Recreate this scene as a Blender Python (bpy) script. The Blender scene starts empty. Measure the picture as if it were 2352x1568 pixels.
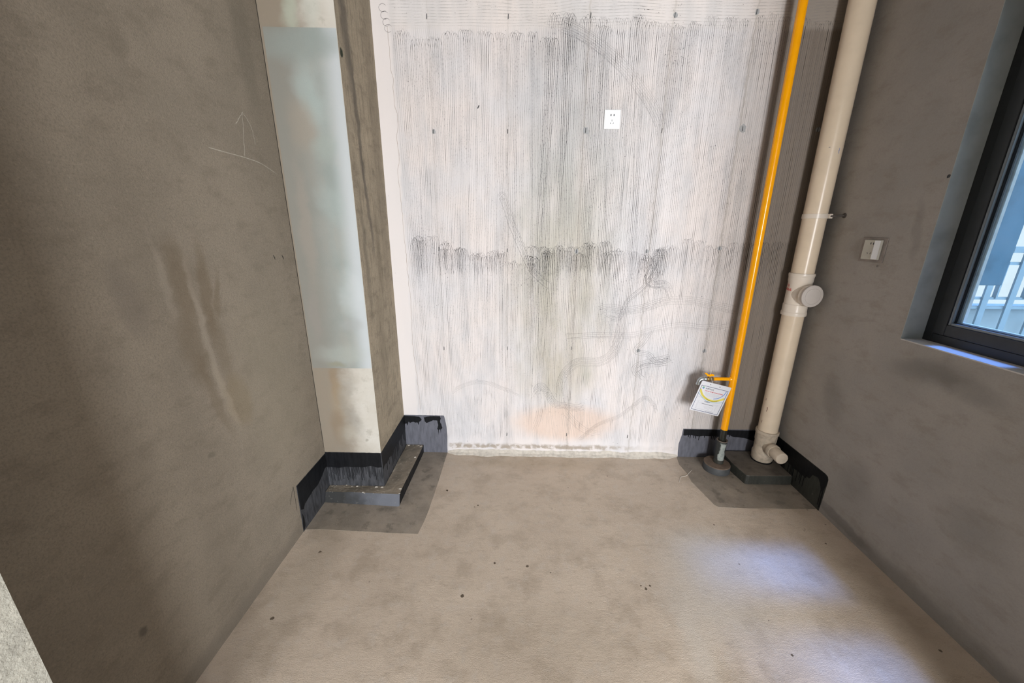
import bpy, bmesh, math, random
from mathutils import Vector, Matrix
from mathutils import noise as mnoise
random.seed(7)
R = math.radians
SC = bpy.context.scene
COL = SC.collection

# ------------------------------------------------------------------ camera
cam_data = bpy.data.cameras.new('camera')
cam_data.sensor_fit = 'HORIZONTAL'
cam_data.sensor_width = 36.0
cam_data.lens = 36.0 * 875.75 / 2352.0
cam_data.clip_start = 0.02
cam = bpy.data.objects.new('camera', cam_data)
COL.objects.link(cam)
rv = Vector((0.99973492, 0.02212674, 0.00636298))
uv = Vector((-0.01241197, 0.28519661, 0.95838867))
wv = Vector((-0.01939132, 0.9582136, -0.28539564))
cam.matrix_world = Matrix(((rv.x, uv.x, -wv.x, 0.0),
                           (rv.y, uv.y, -wv.y, 0.0),
                           (rv.z, uv.z, -wv.z, 1.5),
                           (0, 0, 0, 1)))
SC.camera = cam

# ------------------------------------------------------------------ world, lamps, exposure
SC.view_settings.view_transform = 'Standard'
SC.view_settings.look = 'None'
SC.view_settings.exposure = 0.0
SC.view_settings.gamma = 1.0
SC.view_settings.use_curve_mapping = False

world = bpy.data.worlds.new('overcast_sky')
SC.world = world
world.use_nodes = True
bg = world.node_tree.nodes['Background']
bg.inputs['Color'].default_value = (0.80, 0.93, 1.0, 1)
bg.inputs['Strength'].default_value = 1.1

# room dimensions (metres)
D, XR, XL, XC, YC = 2.3126, 1.6792, -1.0946, -0.7744, 1.8692
ZC = 2.85
YJ0, YJ1 = 0.22, 0.42          # wall between the kitchen and the next room
OX0, OX1, OZ = -0.753, 1.38, 2.45    # opening in it
WY0, WY1, WZ0, WZ1 = 0.72, 1.6511, 1.0443, 2.46    # window opening
AX0, AX1, AY0 = -2.4, 2.9, -3.3   # next room


def area(name, loc, rot, sx, sy, power, color):
    l = bpy.data.lights.new(name, 'AREA')
    l.shape = 'RECTANGLE'
    l.size, l.size_y = sx, sy
    l.energy = power
    l.color = color
    o = bpy.data.objects.new(name, l)
    o.location = loc
    o.rotation_euler = rot
    COL.objects.link(o)
    return o


# daylight through the balcony door of the next room (behind the camera); the second lamp is added
area('balcony_daylight_and_fill', (0.75, AY0 + 0.06, 1.35), (R(90), 0, 0), 0.60, 1.5, 145, (1.0, 0.985, 0.98))
area('balcony_daylight_and_fill', (1.80, AY0 + 0.06, 1.35), (R(90), 0, 0), 0.80, 1.5, 195, (1.0, 0.985, 0.98))  # added fill further right, for contrast on the left wall
# added fill light under the ceiling of the next room
area('ceiling_fill', (0.25, -1.6, ZC - 0.04), (0, 0, 0), 1.2, 1.2, 10, (1.0, 0.95, 0.88))
# daylight falling steeply down the light shaft outside the kitchen window
for el, st in ((76.5, 2.7), (72, 2.6), (67, 1.5)):
    s = bpy.data.lights.new('shaft_daylight', 'SUN')
    s.energy = st
    s.angle = R(5.0)
    s.color = (0.15, 0.35, 1.0)
    so = bpy.data.objects.new('shaft_daylight', s)
    d = Vector((-math.cos(R(el)), 0.0, -math.sin(R(el))))
    so.rotation_euler = d.to_track_quat('-Z', 'Y').to_euler()
    so.location = (3.0, 1.2, 5.0)
    COL.objects.link(so)
# added soft fill past the near side of the window, on top of the sky
s = bpy.data.lights.new('skylight_fill', 'SUN')
s.energy = 4.0
s.angle = R(60)
s.color = (0.62, 0.80, 1.0)
so = bpy.data.objects.new('skylight_fill', s)
so.rotation_euler = Vector((-0.42, 0.80, -0.50)).to_track_quat('-Z', 'Y').to_euler()
so.location = (4.0, -1.0, 5.0)
COL.objects.link(so)

# ------------------------------------------------------------------ node helpers
class N:
    def __init__(self, name, group=False):
        if group:
            self.t = bpy.data.node_groups.new(name, 'ShaderNodeTree')
        else:
            self.m = bpy.data.materials.new(name)
            self.m.use_nodes = True
            self.t = self.m.node_tree
            for n in list(self.t.nodes):
                self.t.nodes.remove(n)

    def n(self, ty, **kw):
        x = self.t.nodes.new(ty)
        for k, v in kw.items():
            setattr(x, k, v)
        return x

    def put(self, sock, v):
        if isinstance(v, bpy.types.NodeSocket):
            self.t.links.new(v, sock)
        elif v is not None:
            if isinstance(v, (tuple, list)) and sock.type == 'RGBA' and len(v) == 3:
                v = (*v, 1)
            sock.default_value = v

    def math(self, op, a, b=None, c=None, clamp=False):
        x = self.n('ShaderNodeMath', operation=op)
        x.use_clamp = clamp
        self.put(x.inputs[0], a)
        self.put(x.inputs[1], b)
        self.put(x.inputs[2], c)
        return x.outputs[0]

    def vmath(self, op, a, b=None, s=None):
        x = self.n('ShaderNodeVectorMath', operation=op)
        self.put(x.inputs[0], a)
        self.put(x.inputs[1], b)
        if s is not None:
            self.put(x.inputs['Scale'], s)
        return x.outputs['Value'] if op in ('LENGTH', 'DOT_PRODUCT', 'DISTANCE') else x.outputs['Vector']

    def pos(self):
        return self.n('ShaderNodeNewGeometry').outputs['Position']

    def xyz(self, v):
        x = self.n('ShaderNodeSeparateXYZ')
        self.put(x.inputs[0], v)
        return x.outputs

    def comb(self, a, b, c=0.0):
        x = self.n('ShaderNodeCombineXYZ')
        for i, v in enumerate((a, b, c)):
            self.put(x.inputs[i], v)
        return x.outputs[0]

    def noise(self, v, scale, detail=4.0, rough=0.55, dist=0.0, color=False):
        x = self.n('ShaderNodeTexNoise')
        self.put(x.inputs['Vector'], v)
        x.inputs['Scale'].default_value = scale
        x.inputs['Detail'].default_value = detail
        x.inputs['Roughness'].default_value = rough
        x.inputs['Distortion'].default_value = dist
        return x.outputs['Color' if color else 'Fac']

    def voro(self, v, scale):
        x = self.n('ShaderNodeTexVoronoi')
        self.put(x.inputs['Vector'], v)
        x.inputs['Scale'].default_value = scale
        return x.outputs['Distance']

    def ramp(self, f, a, b, lo=0.0, hi=1.0):
        x = self.n('ShaderNodeMapRange', interpolation_type='SMOOTHSTEP')
        x.clamp = True
        self.put(x.inputs[0], f)
        for i, v in enumerate((a, b, lo, hi)):
            self.put(x.inputs[i + 1], v)
        return x.outputs[0]

    def mix(self, f, a, b, mode='MIX'):
        x = self.n('ShaderNodeMix', data_type='RGBA', blend_type=mode)
        self.put(x.inputs[0], f)
        self.put(x.inputs[6], a)
        self.put(x.inputs[7], b)
        return x.outputs[2]

    def bump(self, h, strength, dist, normal=None):
        x = self.n('ShaderNodeBump')
        x.inputs['Strength'].default_value = strength
        x.inputs['Distance'].default_value = dist
        self.put(x.inputs['Height'], h)
        self.put(x.inputs['Normal'], normal)
        return x.outputs[0]

    def out(self, color, rough=0.8, metal=0.0, normal=None, spec=0.3, **kw):
        b = self.n('ShaderNodeBsdfPrincipled')
        self.put(b.inputs['Base Color'], color)
        self.put(b.inputs['Roughness'], rough)
        self.put(b.inputs['Metallic'], metal)
        self.put(b.inputs['Specular IOR Level'], spec)
        self.put(b.inputs['Normal'], normal)
        for k, v in kw.items():
            self.put(b.inputs[k.replace('_', ' ')], v)
        o = self.n('ShaderNodeOutputMaterial')
        self.t.links.new(b.outputs[0], o.inputs[0])
        return self.m


# a soft blob mask, as a node group:  P (2d vector), centre, half sizes, rotation, softness
g = N('blob_mask', True)
it = g.t.interface
for nm, ty, dv in (('P', 'NodeSocketVector', None), ('C', 'NodeSocketVector', None), ('S', 'NodeSocketVector', None),
                   ('Rot', 'NodeSocketFloat', 0.0), ('Soft', 'NodeSocketFloat', 0.5)):
    it.new_socket(nm, in_out='INPUT', socket_type=ty)
it.new_socket('Fac', in_out='OUTPUT', socket_type='NodeSocketFloat')
gi = g.n('NodeGroupInput')
go = g.n('NodeGroupOutput')
d_ = g.vmath('SUBTRACT', gi.outputs['P'], gi.outputs['C'])
ro = g.n('ShaderNodeVectorRotate', rotation_type='Z_AXIS')
g.put(ro.inputs['Vector'], d_)
g.put(ro.inputs['Angle'], gi.outputs['Rot'])
q_ = g.vmath('DIVIDE', ro.outputs[0], gi.outputs['S'])
ln = g.vmath('LENGTH', q_)
lo_ = g.math('SUBTRACT', 1.0, gi.outputs['Soft'])
hi_ = g.math('ADD', 1.0, gi.outputs['Soft'])
mr = g.n('ShaderNodeMapRange', interpolation_type='SMOOTHSTEP')
g.put(mr.inputs[0], ln)
g.put(mr.inputs[1], lo_)
g.put(mr.inputs[2], hi_)
mr.inputs[3].default_value = 1.0
mr.inputs[4].default_value = 0.0
g.put(go.inputs[0], mr.outputs[0])
BLOB = g.t


def blob(m, P, c, s, rot=0.0, soft=0.5):
    x = m.n('ShaderNodeGroup')
    x.node_tree = BLOB
    m.put(x.inputs['P'], P)
    x.inputs['C'].default_value = (c[0], c[1], 0)
    x.inputs['S'].default_value = (s[0], s[1], 1)
    x.inputs['Rot'].default_value = R(rot)
    x.inputs['Soft'].default_value = soft
    return x.outputs[0]


def warp(m, P, scale, amt, detail=3.0):
    c = m.noise(P, scale, detail, color=True)
    o = m.vmath('SUBTRACT', c, (0.5, 0.5, 0.5))
    o = m.vmath('SCALE', o, s=amt)
    r_ = m.vmath('ADD', P, o)
    e = m.xyz(r_)
    return m.comb(e[0], e[1], 0.0)


def grime(m, col, P, scale, lo, hi, c, amt):
    f = m.ramp(m.noise(P, scale, 5, 0.6), lo, hi, 0, amt)
    return m.mix(f, col, c)


# ------------------------------------------------------------------ colour of the combed concrete wall (shared group)
def wall_colour_group():
    m = N('combed_wall_colour', True)
    m.t.interface.new_socket('Colour', in_out='OUTPUT', socket_type='NodeSocketColor')
    m.t.interface.new_socket('Dark', in_out='OUTPUT', socket_type='NodeSocketFloat')
    out = m.n('NodeGroupOutput')
    p = m.pos()
    e = m.xyz(p)
    P = m.comb(e[0], e[2])
    W = warp(m, P, 6, 0.10)
    Ws = warp(m, P, 20, 0.035)
    stretch = m.comb(m.math('MULTIPLY', e[0], 5.0), e[2])
    c = m.mix(m.ramp(m.noise(P, 2.2, 4), 0.35, 0.7), (0.70, 0.655, 0.64), (0.645, 0.64, 0.66))
    c = m.mix(m.ramp(m.noise(stretch, 2.5, 5), 0.42, 0.72, 0, 0.55), c, (0.50, 0.505, 0.525))
    # grey and olive stains down the middle
    st = m.noise(m.comb(m.math('MULTIPLY', e[0], 3.0), e[2]), 3.0, 5)
    stm = m.ramp(st, 0.3, 0.65, 0.35, 1.0)
    for cc, ss, ro_, am, co in (
        ((0.20, 2.05), (0.22, 0.50), 0, 0.62, (0.42, 0.44, 0.46)),
        ((0.17, 2.45), (0.12, 0.12), 0, 0.4, (0.36, 0.36, 0.36)),
        ((0.26, 1.55), (0.26, 0.40), 0, 0.50, (0.44, 0.45, 0.40)),
        ((0.24, 1.05), (0.27, 0.50), 0, 0.68, (0.42, 0.40, 0.32)),
        ((0.10, 1.22), (0.07, 0.10), 20, 0.6, (0.36, 0.35, 0.30)),
        ((0.24, 0.58), (0.20, 0.18), 0, 0.55, (0.44, 0.40, 0.31)),
        ((0.46, 1.95), (0.28, 0.45), 0, 0.25, (0.50, 0.51, 0.51)),
        ((0.42, 0.60), (0.035, 0.06), 0, 0.5, (0.40, 0.40, 0.34)),
        ((0.80, 2.33), (0.06, 0.25), 4, 0.40, (0.40, 0.40, 0.41)),
        ((0.81, 1.25), (0.05, 0.12), 0, 0.35, (0.42, 0.42, 0.42)),
        ((0.63, 0.98), (0.05, 0.20), 0, 0.35, (0.42, 0.42, 0.42)),
        ((-0.60, 1.30), (0.10, 0.20), 0, 0.2, (0.50, 0.51, 0.56)),
    ):
        c = m.mix(m.math('MULTIPLY', m.math('MULTIPLY', blob(m, W, cc, ss, ro_, 0.75), stm), am), c, co)
    # pinkish damp patch low in the middle
    c = m.mix(m.math('MULTIPLY', blob(m, Ws, (0.31, 0.245), (0.32, 0.125), 0, 0.35), 0.42), c, (0.72, 0.47, 0.30))
    # tones beside the formwork joints
    for x0, am in ((-0.485, 0.10), (-0.078, 0.14), (0.335, 0.26), (0.755, 0.26), (1.165, 0.34), (1.58, 0.3)):
        dx = m.math('ABSOLUTE', m.math('SUBTRACT', m.xyz(Ws)[0], x0))
        c = m.mix(m.ramp(dx, 0.002, 0.0075, am * 1.2, 0), c, (0.30, 0.28, 0.25))
        c = m.mix(m.ramp(dx, 0.0, 0.05, am * 0.55, 0), c, (0.45, 0.40, 0.36))
    c = m.mix(m.math('MULTIPLY', m.math('MULTIPLY', m.ramp(e[0], 1.150, 1.170, 0, 1), m.ramp(e[0], 1.3, 1.34, 1, 0)), 0.30), c, (0.46, 0.43, 0.40))  # right of this joint the falloff of light is painted in as well
    # shade on the wall beyond the gas pipe, painted in as a darker brown
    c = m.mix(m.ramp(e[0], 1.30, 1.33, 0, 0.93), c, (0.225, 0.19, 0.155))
    # top band is cleaner warm cement, left strip is smooth white
    c = m.mix(m.ramp(m.math('ADD', e[2], m.math('MULTIPLY', m.noise(P, 5, 2), 0.04)), 2.47, 2.50, 0, 0.25), c, (0.66, 0.62, 0.57))
    edge = m.math('ADD', e[0], m.math('MULTIPLY', m.math('SUBTRACT', m.noise(P, 9, 4), 0.5), 0.05))
    c = m.mix(m.ramp(edge, -0.69, -0.67, 0.85, 0), c, (0.69, 0.66, 0.655))
    # brown broken line above the mortar
    nb = m.math('ADD', e[2], m.math('MULTIPLY', m.math('SUBTRACT', m.noise(P, 14, 4), 0.5), 0.05))
    band = m.math('MULTIPLY', m.ramp(nb, 0.035, 0.05, 0, 1), m.ramp(nb, 0.062, 0.085, 1, 0))
    band = m.math('MULTIPLY', band, m.math('MULTIPLY', m.ramp(e[0], -0.49, -0.46, 0, 1), m.ramp(e[0], 0.5, 0.9, 1, 0.15)))
    c = m.mix(m.math('MULTIPLY', band, m.ramp(m.noise(P, 30, 3), 0.35, 0.55, 0.1, 0.75)), c, (0.28, 0.23, 0.17))
    # small air holes
    v = m.voro(P, 26)
    c = m.mix(m.math('MULTIPLY', m.ramp(v, 0.05, 0.09, 1, 0), m.ramp(m.noise(P, 5, 2), 0.5, 0.62, 0, 0.75)), c, (0.16, 0.16, 0.17))
    m.put(out.inputs[0], c)
    dk = m.math('ADD', m.noise(P, 2.6, 3), m.math('MULTIPLY', blob(m, W, (0.22, 1.7), (0.30, 1.0), 0, 0.6), 0.22))
    dk = m.math('ADD', dk, m.math('MULTIPLY', blob(m, W, (0.80, 2.35), (0.08, 0.22), 0, 0.6), 0.35))
    dk = m.math('ADD', dk, m.math('MULTIPLY', blob(m, W, (0.78, 1.22), (0.09, 0.2), 0, 0.6), 0.3))
    m.put(out.inputs[1], dk)
    return m.t


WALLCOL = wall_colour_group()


def mat_back_wall():
    m = N('combed_concrete')
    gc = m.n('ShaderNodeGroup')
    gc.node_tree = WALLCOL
    p = m.pos()
    e = m.xyz(p)
    P = m.comb(e[0], e[2])
    # fine comb ridges: regular teeth, gently swaying
    sway = m.math('MULTIPLY', m.math('SUBTRACT', m.noise(m.comb(m.math('MULTIPLY', e[0], 3.0), m.math('MULTIPLY', e[2], 1.2)), 2.0, 2), 0.5), 0.045)
    xx = m.math('ADD', e[0], sway)
    s = m.math('SINE', m.math('MULTIPLY', xx, 2 * math.pi / 0.0105))
    msk = m.math('MULTIPLY', m.ramp(e[0], -0.685, -0.66, 0, 1), m.math('MULTIPLY', m.ramp(e[2], 0.09, 0.14, 0.1, 1), m.ramp(e[2], 2.44, 2.50, 1, 0)))
    sz = m.math('SINE', m.math('MULTIPLY', m.math('ADD', e[2], m.math('MULTIPLY', m.noise(P, 1.5, 2), 0.08)), 2 * math.pi / 0.0135))
    mskz = m.math('MULTIPLY', m.ramp(e[0], -0.685, -0.66, 0, 1), m.ramp(e[2], 2.46, 2.5, 0, 1))
    mod = m.ramp(m.noise(m.comb(m.math('MULTIPLY', e[0], 9.0), m.math('MULTIPLY', e[2], 2.0)), 3.0, 4), 0.35, 0.65, 0.1, 1.0)
    line = m.math('MULTIPLY', m.math('MULTIPLY', m.ramp(s, 0.35, 1.0, 0, 1), msk), mod)
    linez = m.math('MULTIPLY', m.math('MULTIPLY', m.ramp(sz, 0.5, 1.0, 0, 1), mskz), mod)
    ln_ = m.math('MAXIMUM', line, linez)
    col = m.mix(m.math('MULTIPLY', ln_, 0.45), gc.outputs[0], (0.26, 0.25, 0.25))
    h = m.math('ADD', m.math('MULTIPLY', ln_, -1.0), m.math('MULTIPLY', m.noise(P, 120, 3), 0.35))
    nrm = m.bump(h, 0.35, 0.0012)
    return m.out(col, 0.85, 0, nrm, 0.15)


def mat_groove(base=0.22, mx=1.0, fade=0.30):
    m = N('comb_groove')
    gc = m.n('ShaderNodeGroup')
    gc.node_tree = WALLCOL
    e = m.xyz(m.pos())
    P = m.comb(e[0], e[2])
    dots = m.ramp(m.noise(m.comb(m.math('MULTIPLY', e[0], 220.0), m.math('MULTIPLY', e[2], 90.0)), 1.0, 3, 0.7), 0.48, 0.66, base, 1.0)
    big = m.ramp(gc.outputs[1], 0.30, 0.70, 0.45, 1.0)
    f = m.math('MULTIPLY', m.math('MULTIPLY', dots, big), mx)
    f = m.math('MULTIPLY', f, m.math('MULTIPLY', m.ramp(e[2], 0.05, 1.15, fade, 1.0), m.ramp(e[0], 1.25, 1.4, 1.0, 0.7)))
    col = m.mix(f, gc.outputs[0], (0.045, 0.045, 0.055))
    return m.out(col, 0.9, 0, None, 0.1)


def plaster(name, P_axes, cols, fine=260, bump=0.5, blobs=(), rough=0.9, spec=0.15, streak=0.0, grain=1.0):
    m = N(name)
    e = m.xyz(m.pos())
    P = m.comb(e[P_axes[0]], e[P_axes[1]])
    a, b, cdk = cols
    c = m.mix(m.ramp(m.noise(P, 3.0, 6, 0.6), 0.38, 0.62), a, b)
    c = m.mix(m.ramp(m.noise(m.comb(e[P_axes[0]], m.math('MULTIPLY', e[P_axes[1]], 1.8)), 8.0, 7, 0.7), 0.48, 0.68, 0, 0.7), c, cdk)
    c = m.mix(m.ramp(m.noise(m.pos(), 170.0, 4, 0.7), 0.42, 0.7, 0, 0.5 * grain), c, tuple(x * 0.55 for x in a))
    c = m.mix(m.ramp(m.noise(m.pos(), 110.0, 4, 0.7), 0.56, 0.74, 0, 0.4 * grain), c, tuple(x * 1.35 for x in a))
    if streak:
        sv = m.comb(m.math('MULTIPLY', e[P_axes[0]], 9.0), e[P_axes[1]])
        c = m.mix(m.ramp(m.noise(sv, 7.0, 6, 0.7), 0.48, 0.68, 0, streak), c, tuple(x * 0.5 for x in b))
        c = m.mix(m.ramp(m.noise(sv, 4.0, 5, 0.7), 0.58, 0.75, 0, streak * 0.7), c, tuple(x * 1.4 for x in a))
    W = warp(m, P, 14, 0.05)
    for cc, ss, ro_, so_, am, co in blobs:
        c = m.mix(m.math('MULTIPLY', blob(m, W, cc, ss, ro_, so_), am), c, co)
    h = m.math('ADD', m.noise(m.pos(), fine, 3, 0.7), m.math('MULTIPLY', m.noise(m.pos(), 45, 4), 0.8))
    nrm = m.bump(h, bump, 0.0022)
    return m.out(c, rough, 0, nrm, spec)


LDK = (0.16, 0.125, 0.085)
M_left = plaster('tan_render', (1, 2), ((0.275, 0.238, 0.190), (0.245, 0.213, 0.170), (0.205, 0.176, 0.138)), 330, 0.55, (
    ((1.21, 1.32), (0.042, 0.13), -4, 0.5, 0.55, LDK),
    ((1.30, 1.28), (0.026, 0.15), 4, 0.5, 0.6, LDK),
    ((1.345, 1.25), (0.014, 0.08), 12, 0.5, 0.55, LDK),
    ((1.03, 1.30), (0.040, 0.10), -10, 0.6, 0.40, (0.15, 0.13, 0.11)),
    ((1.20, 1.10), (0.045, 0.13), -8, 0.6, 0.45, LDK),
    ((1.31, 1.07), (0.03, 0.14), -8, 0.6, 0.4, LDK),
    ((1.345, 0.84), (0.055, 0.11), -12, 0.35, 0.45, (0.21, 0.165, 0.10)),
    ((1.24, 0.90), (0.02, 0.16), -12, 0.5, 0.4, LDK),
    ((1.255, 1.15), (0.012, 0.24), -3, 0.6, 0.45, (0.34, 0.30, 0.245)),
    ((1.29, 0.88), (0.014, 0.14), -12, 0.5, 0.4, (0.37, 0.32, 0.25)),
    ((1.15, 1.34), (0.012, 0.12), -3, 0.6, 0.35, (0.34, 0.30, 0.245)),
    ((1.55, 0.80), (0.20, 0.40), 0, 0.7, 0.35, (0.275, 0.245, 0.185)),
    ((1.192, 1.97), (0.03, 0.035), 0, 0.5, 0.4, (0.15, 0.13, 0.10)),
    ((1.74, 2.2), (0.05, 0.25), 0, 0.5, 0.35, (0.13, 0.115, 0.09)),
    ((1.164, 0.716), (0.014, 0.014), 0, 0.4, 0.5, (0.13, 0.115, 0.09)),
    ((0.806, 0.349), (0.014, 0.018), 0, 0.4, 0.6, (0.08, 0.07, 0.06)),
    ((1.0, 0.02), (1.0, 0.045), 0, 0.6, 0.45, (0.16, 0.14, 0.115)),
))
RDK = (0.15, 0.145, 0.14)
M_right = plaster('grey_render', (1, 2), ((0.40, 0.38, 0.355), (0.365, 0.35, 0.33), (0.32, 0.295, 0.265)), 330, 0.3, (
    ((2.22, 1.55), (0.07, 0.30), 10, 0.7, 0.42, (0.13, 0.125, 0.12)),
    ((1.72, 1.50), (0.018, 0.12), 10, 0.5, 0.25, RDK),
    ((1.50, 0.95), (0.14, 0.045), 12, 0.6, 0.45, RDK),
    ((1.35, 0.93), (0.12, 0.04), -8, 0.6, 0.35, RDK),
    ((1.90, 0.62), (0.06, 0.12), 20, 0.6, 0.30, RDK),
    ((1.66, 0.30), (0.08, 0.10), -20, 0.6, 0.25, RDK),
    ((1.2, 0.45), (0.10, 0.08), 0, 0.6, 0.2, RDK),
    ((1.2, 0.02), (0.8, 0.05), 0, 0.5, 0.35, (0.12, 0.11, 0.10)),
    ((1.7, 0.05), (0.22, 0.025), -4, 0.3, 0.35, (0.12, 0.115, 0.12)),
), grain=0.35)
M_side = plaster('brown_stained_render', (1, 2), ((0.37, 0.315, 0.235), (0.325, 0.28, 0.21), (0.20, 0.17, 0.13)), 260, 0.5, (
    ((1.955, 2.35), (0.035, 0.30), -4, 0.6, 0.65, (0.095, 0.085, 0.075)),
    ((2.00, 1.95), (0.018, 0.30), -2, 0.6, 0.65, (0.09, 0.08, 0.07)),
    ((2.03, 1.60), (0.018, 0.22), -6, 0.6, 0.6, (0.10, 0.09, 0.08)),
    ((1.94, 1.35), (0.02, 0.25), 0, 0.6, 0.45, (0.11, 0.10, 0.08)),
    ((2.12, 1.35), (0.03, 0.22), 0, 0.6, 0.45, (0.13, 0.11, 0.08)),
    ((2.05, 0.85), (0.05, 0.30), 0, 0.7, 0.35, (0.14, 0.12, 0.09)),
    ((1.897, 2.212), (0.009, 0.020), 0, 0.3, 0.95, (0.02, 0.03, 0.02)),
    ((2.23, 2.0), (0.06, 0.9), 0, 0.5, 0.35, (0.17, 0.145, 0.11)),
), streak=0.7)


def mat_column_front(patch):
    m = N('skim_patch' if patch else 'pale_mortar')
    e = m.xyz(m.pos())
    P = m.comb(e[0], e[2])
    W = warp(m, P, 7, 0.09)
    if patch:
        c = m.mix(m.ramp(m.noise(P, 5.0, 5), 0.3, 0.7), (0.315, 0.345, 0.33), (0.26, 0.30, 0.285))
        c = m.mix(m.ramp(m.noise(m.comb(m.math('MULTIPLY', e[0], 3), e[2]), 4.0, 5), 0.42, 0.7, 0, 0.55), c, (0.33, 0.32, 0.285))
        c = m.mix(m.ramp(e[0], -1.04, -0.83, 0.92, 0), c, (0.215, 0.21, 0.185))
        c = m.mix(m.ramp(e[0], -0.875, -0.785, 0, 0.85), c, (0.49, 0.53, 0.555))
        for cc, ss, ro_, am, co in (
            ((-0.935, 2.235), (0.17, 0.055), 0, 0.65, (0.25, 0.29, 0.275)),
            ((-0.92, 2.05), (0.05, 0.12), -10, 0.5, (0.36, 0.44, 0.43)),
            ((-0.97, 1.93), (0.06, 0.10), 0, 0.5, (0.30, 0.26, 0.21)),
            ((-0.88, 1.84), (0.05, 0.05), -40, 0.45, (0.31, 0.36, 0.33)),
            ((-0.88, 1.60), (0.05, 0.08), -30, 0.35, (0.36, 0.42, 0.41)),
            ((-1.02, 1.50), (0.03, 0.25), 0, 0.35, (0.31, 0.27, 0.23)),
            ((-0.84, 1.18), (0.05, 0.10), 0, 0.3, (0.56, 0.61, 0.63)),
            ((-0.85, 1.02), (0.05, 0.035), 0, 0.45, (0.34, 0.35, 0.35)),
            ((-1.04, 1.06), (0.03, 0.12), 0, 0.30, (0.27, 0.24, 0.22)),
            ((-0.92, 0.86), (0.12, 0.05), 0, 0.4, (0.37, 0.41, 0.38)),
            ((-0.97, 0.803), (0.04, 0.016), 0, 0.75, (0.24, 0.24, 0.18)),
        ):
            c = m.mix(m.math('MULTIPLY', blob(m, W, cc, ss, ro_, 0.6), am), c, co)
        rough, spec = 0.62, 0.3
    else:
        c = m.mix(m.ramp(m.noise(P, 6.0, 5), 0.3, 0.7), (0.56, 0.545, 0.50), (0.49, 0.465, 0.41))
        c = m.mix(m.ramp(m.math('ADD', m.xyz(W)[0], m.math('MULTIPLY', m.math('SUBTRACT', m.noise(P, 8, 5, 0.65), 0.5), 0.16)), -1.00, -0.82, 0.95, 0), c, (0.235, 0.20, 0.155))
        c = m.mix(m.ramp(m.noise(P, 16, 5, 0.65), 0.52, 0.7, 0, 0.4), c, (0.24, 0.22, 0.18))
        for cc, ss, ro_, am, co in (
            ((-0.985, 0.70), (0.022, 0.10), 0, 0.45, (0.24, 0.17, 0.10)),
            ((-0.965, 0.60), (0.05, 0.10), 0, 0.35, (0.33, 0.26, 0.17)),
            ((-1.00, 0.45), (0.035, 0.09), 0, 0.4, (0.22, 0.155, 0.095)),
            ((-0.92, 0.52), (0.03, 0.12), -20, 0.45, (0.27, 0.26, 0.23)),
            ((-0.915, 0.66), (0.03, 0.06), 10, 0.35, (0.33, 0.32, 0.29)),
            ((-0.95, 0.40), (0.05, 0.05), 0, 0.35, (0.36, 0.34, 0.28)),
            ((-0.845, 0.355), (0.008, 0.008), 0, 0.6, (0.25, 0.24, 0.20)),
            ((-0.96, 2.50), (0.03, 0.30), 0, 0.55, (0.40, 0.46, 0.38)),
            ((-0.88, 2.45), (0.03, 0.20), 0, 0.35, (0.52, 0.58, 0.53)),
        ):
            c = m.mix(m.math('MULTIPLY', blob(m, W, cc, ss, ro_, 0.6), am), c, co)
        rough, spec = 0.85, 0.15
    h = m.math('ADD', m.noise(P, 200, 3), m.math('MULTIPLY', m.noise(P, 30, 3), 0.7))
    return m.out(c, rough, 0, m.bump(h, 0.25, 0.002), spec)


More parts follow.
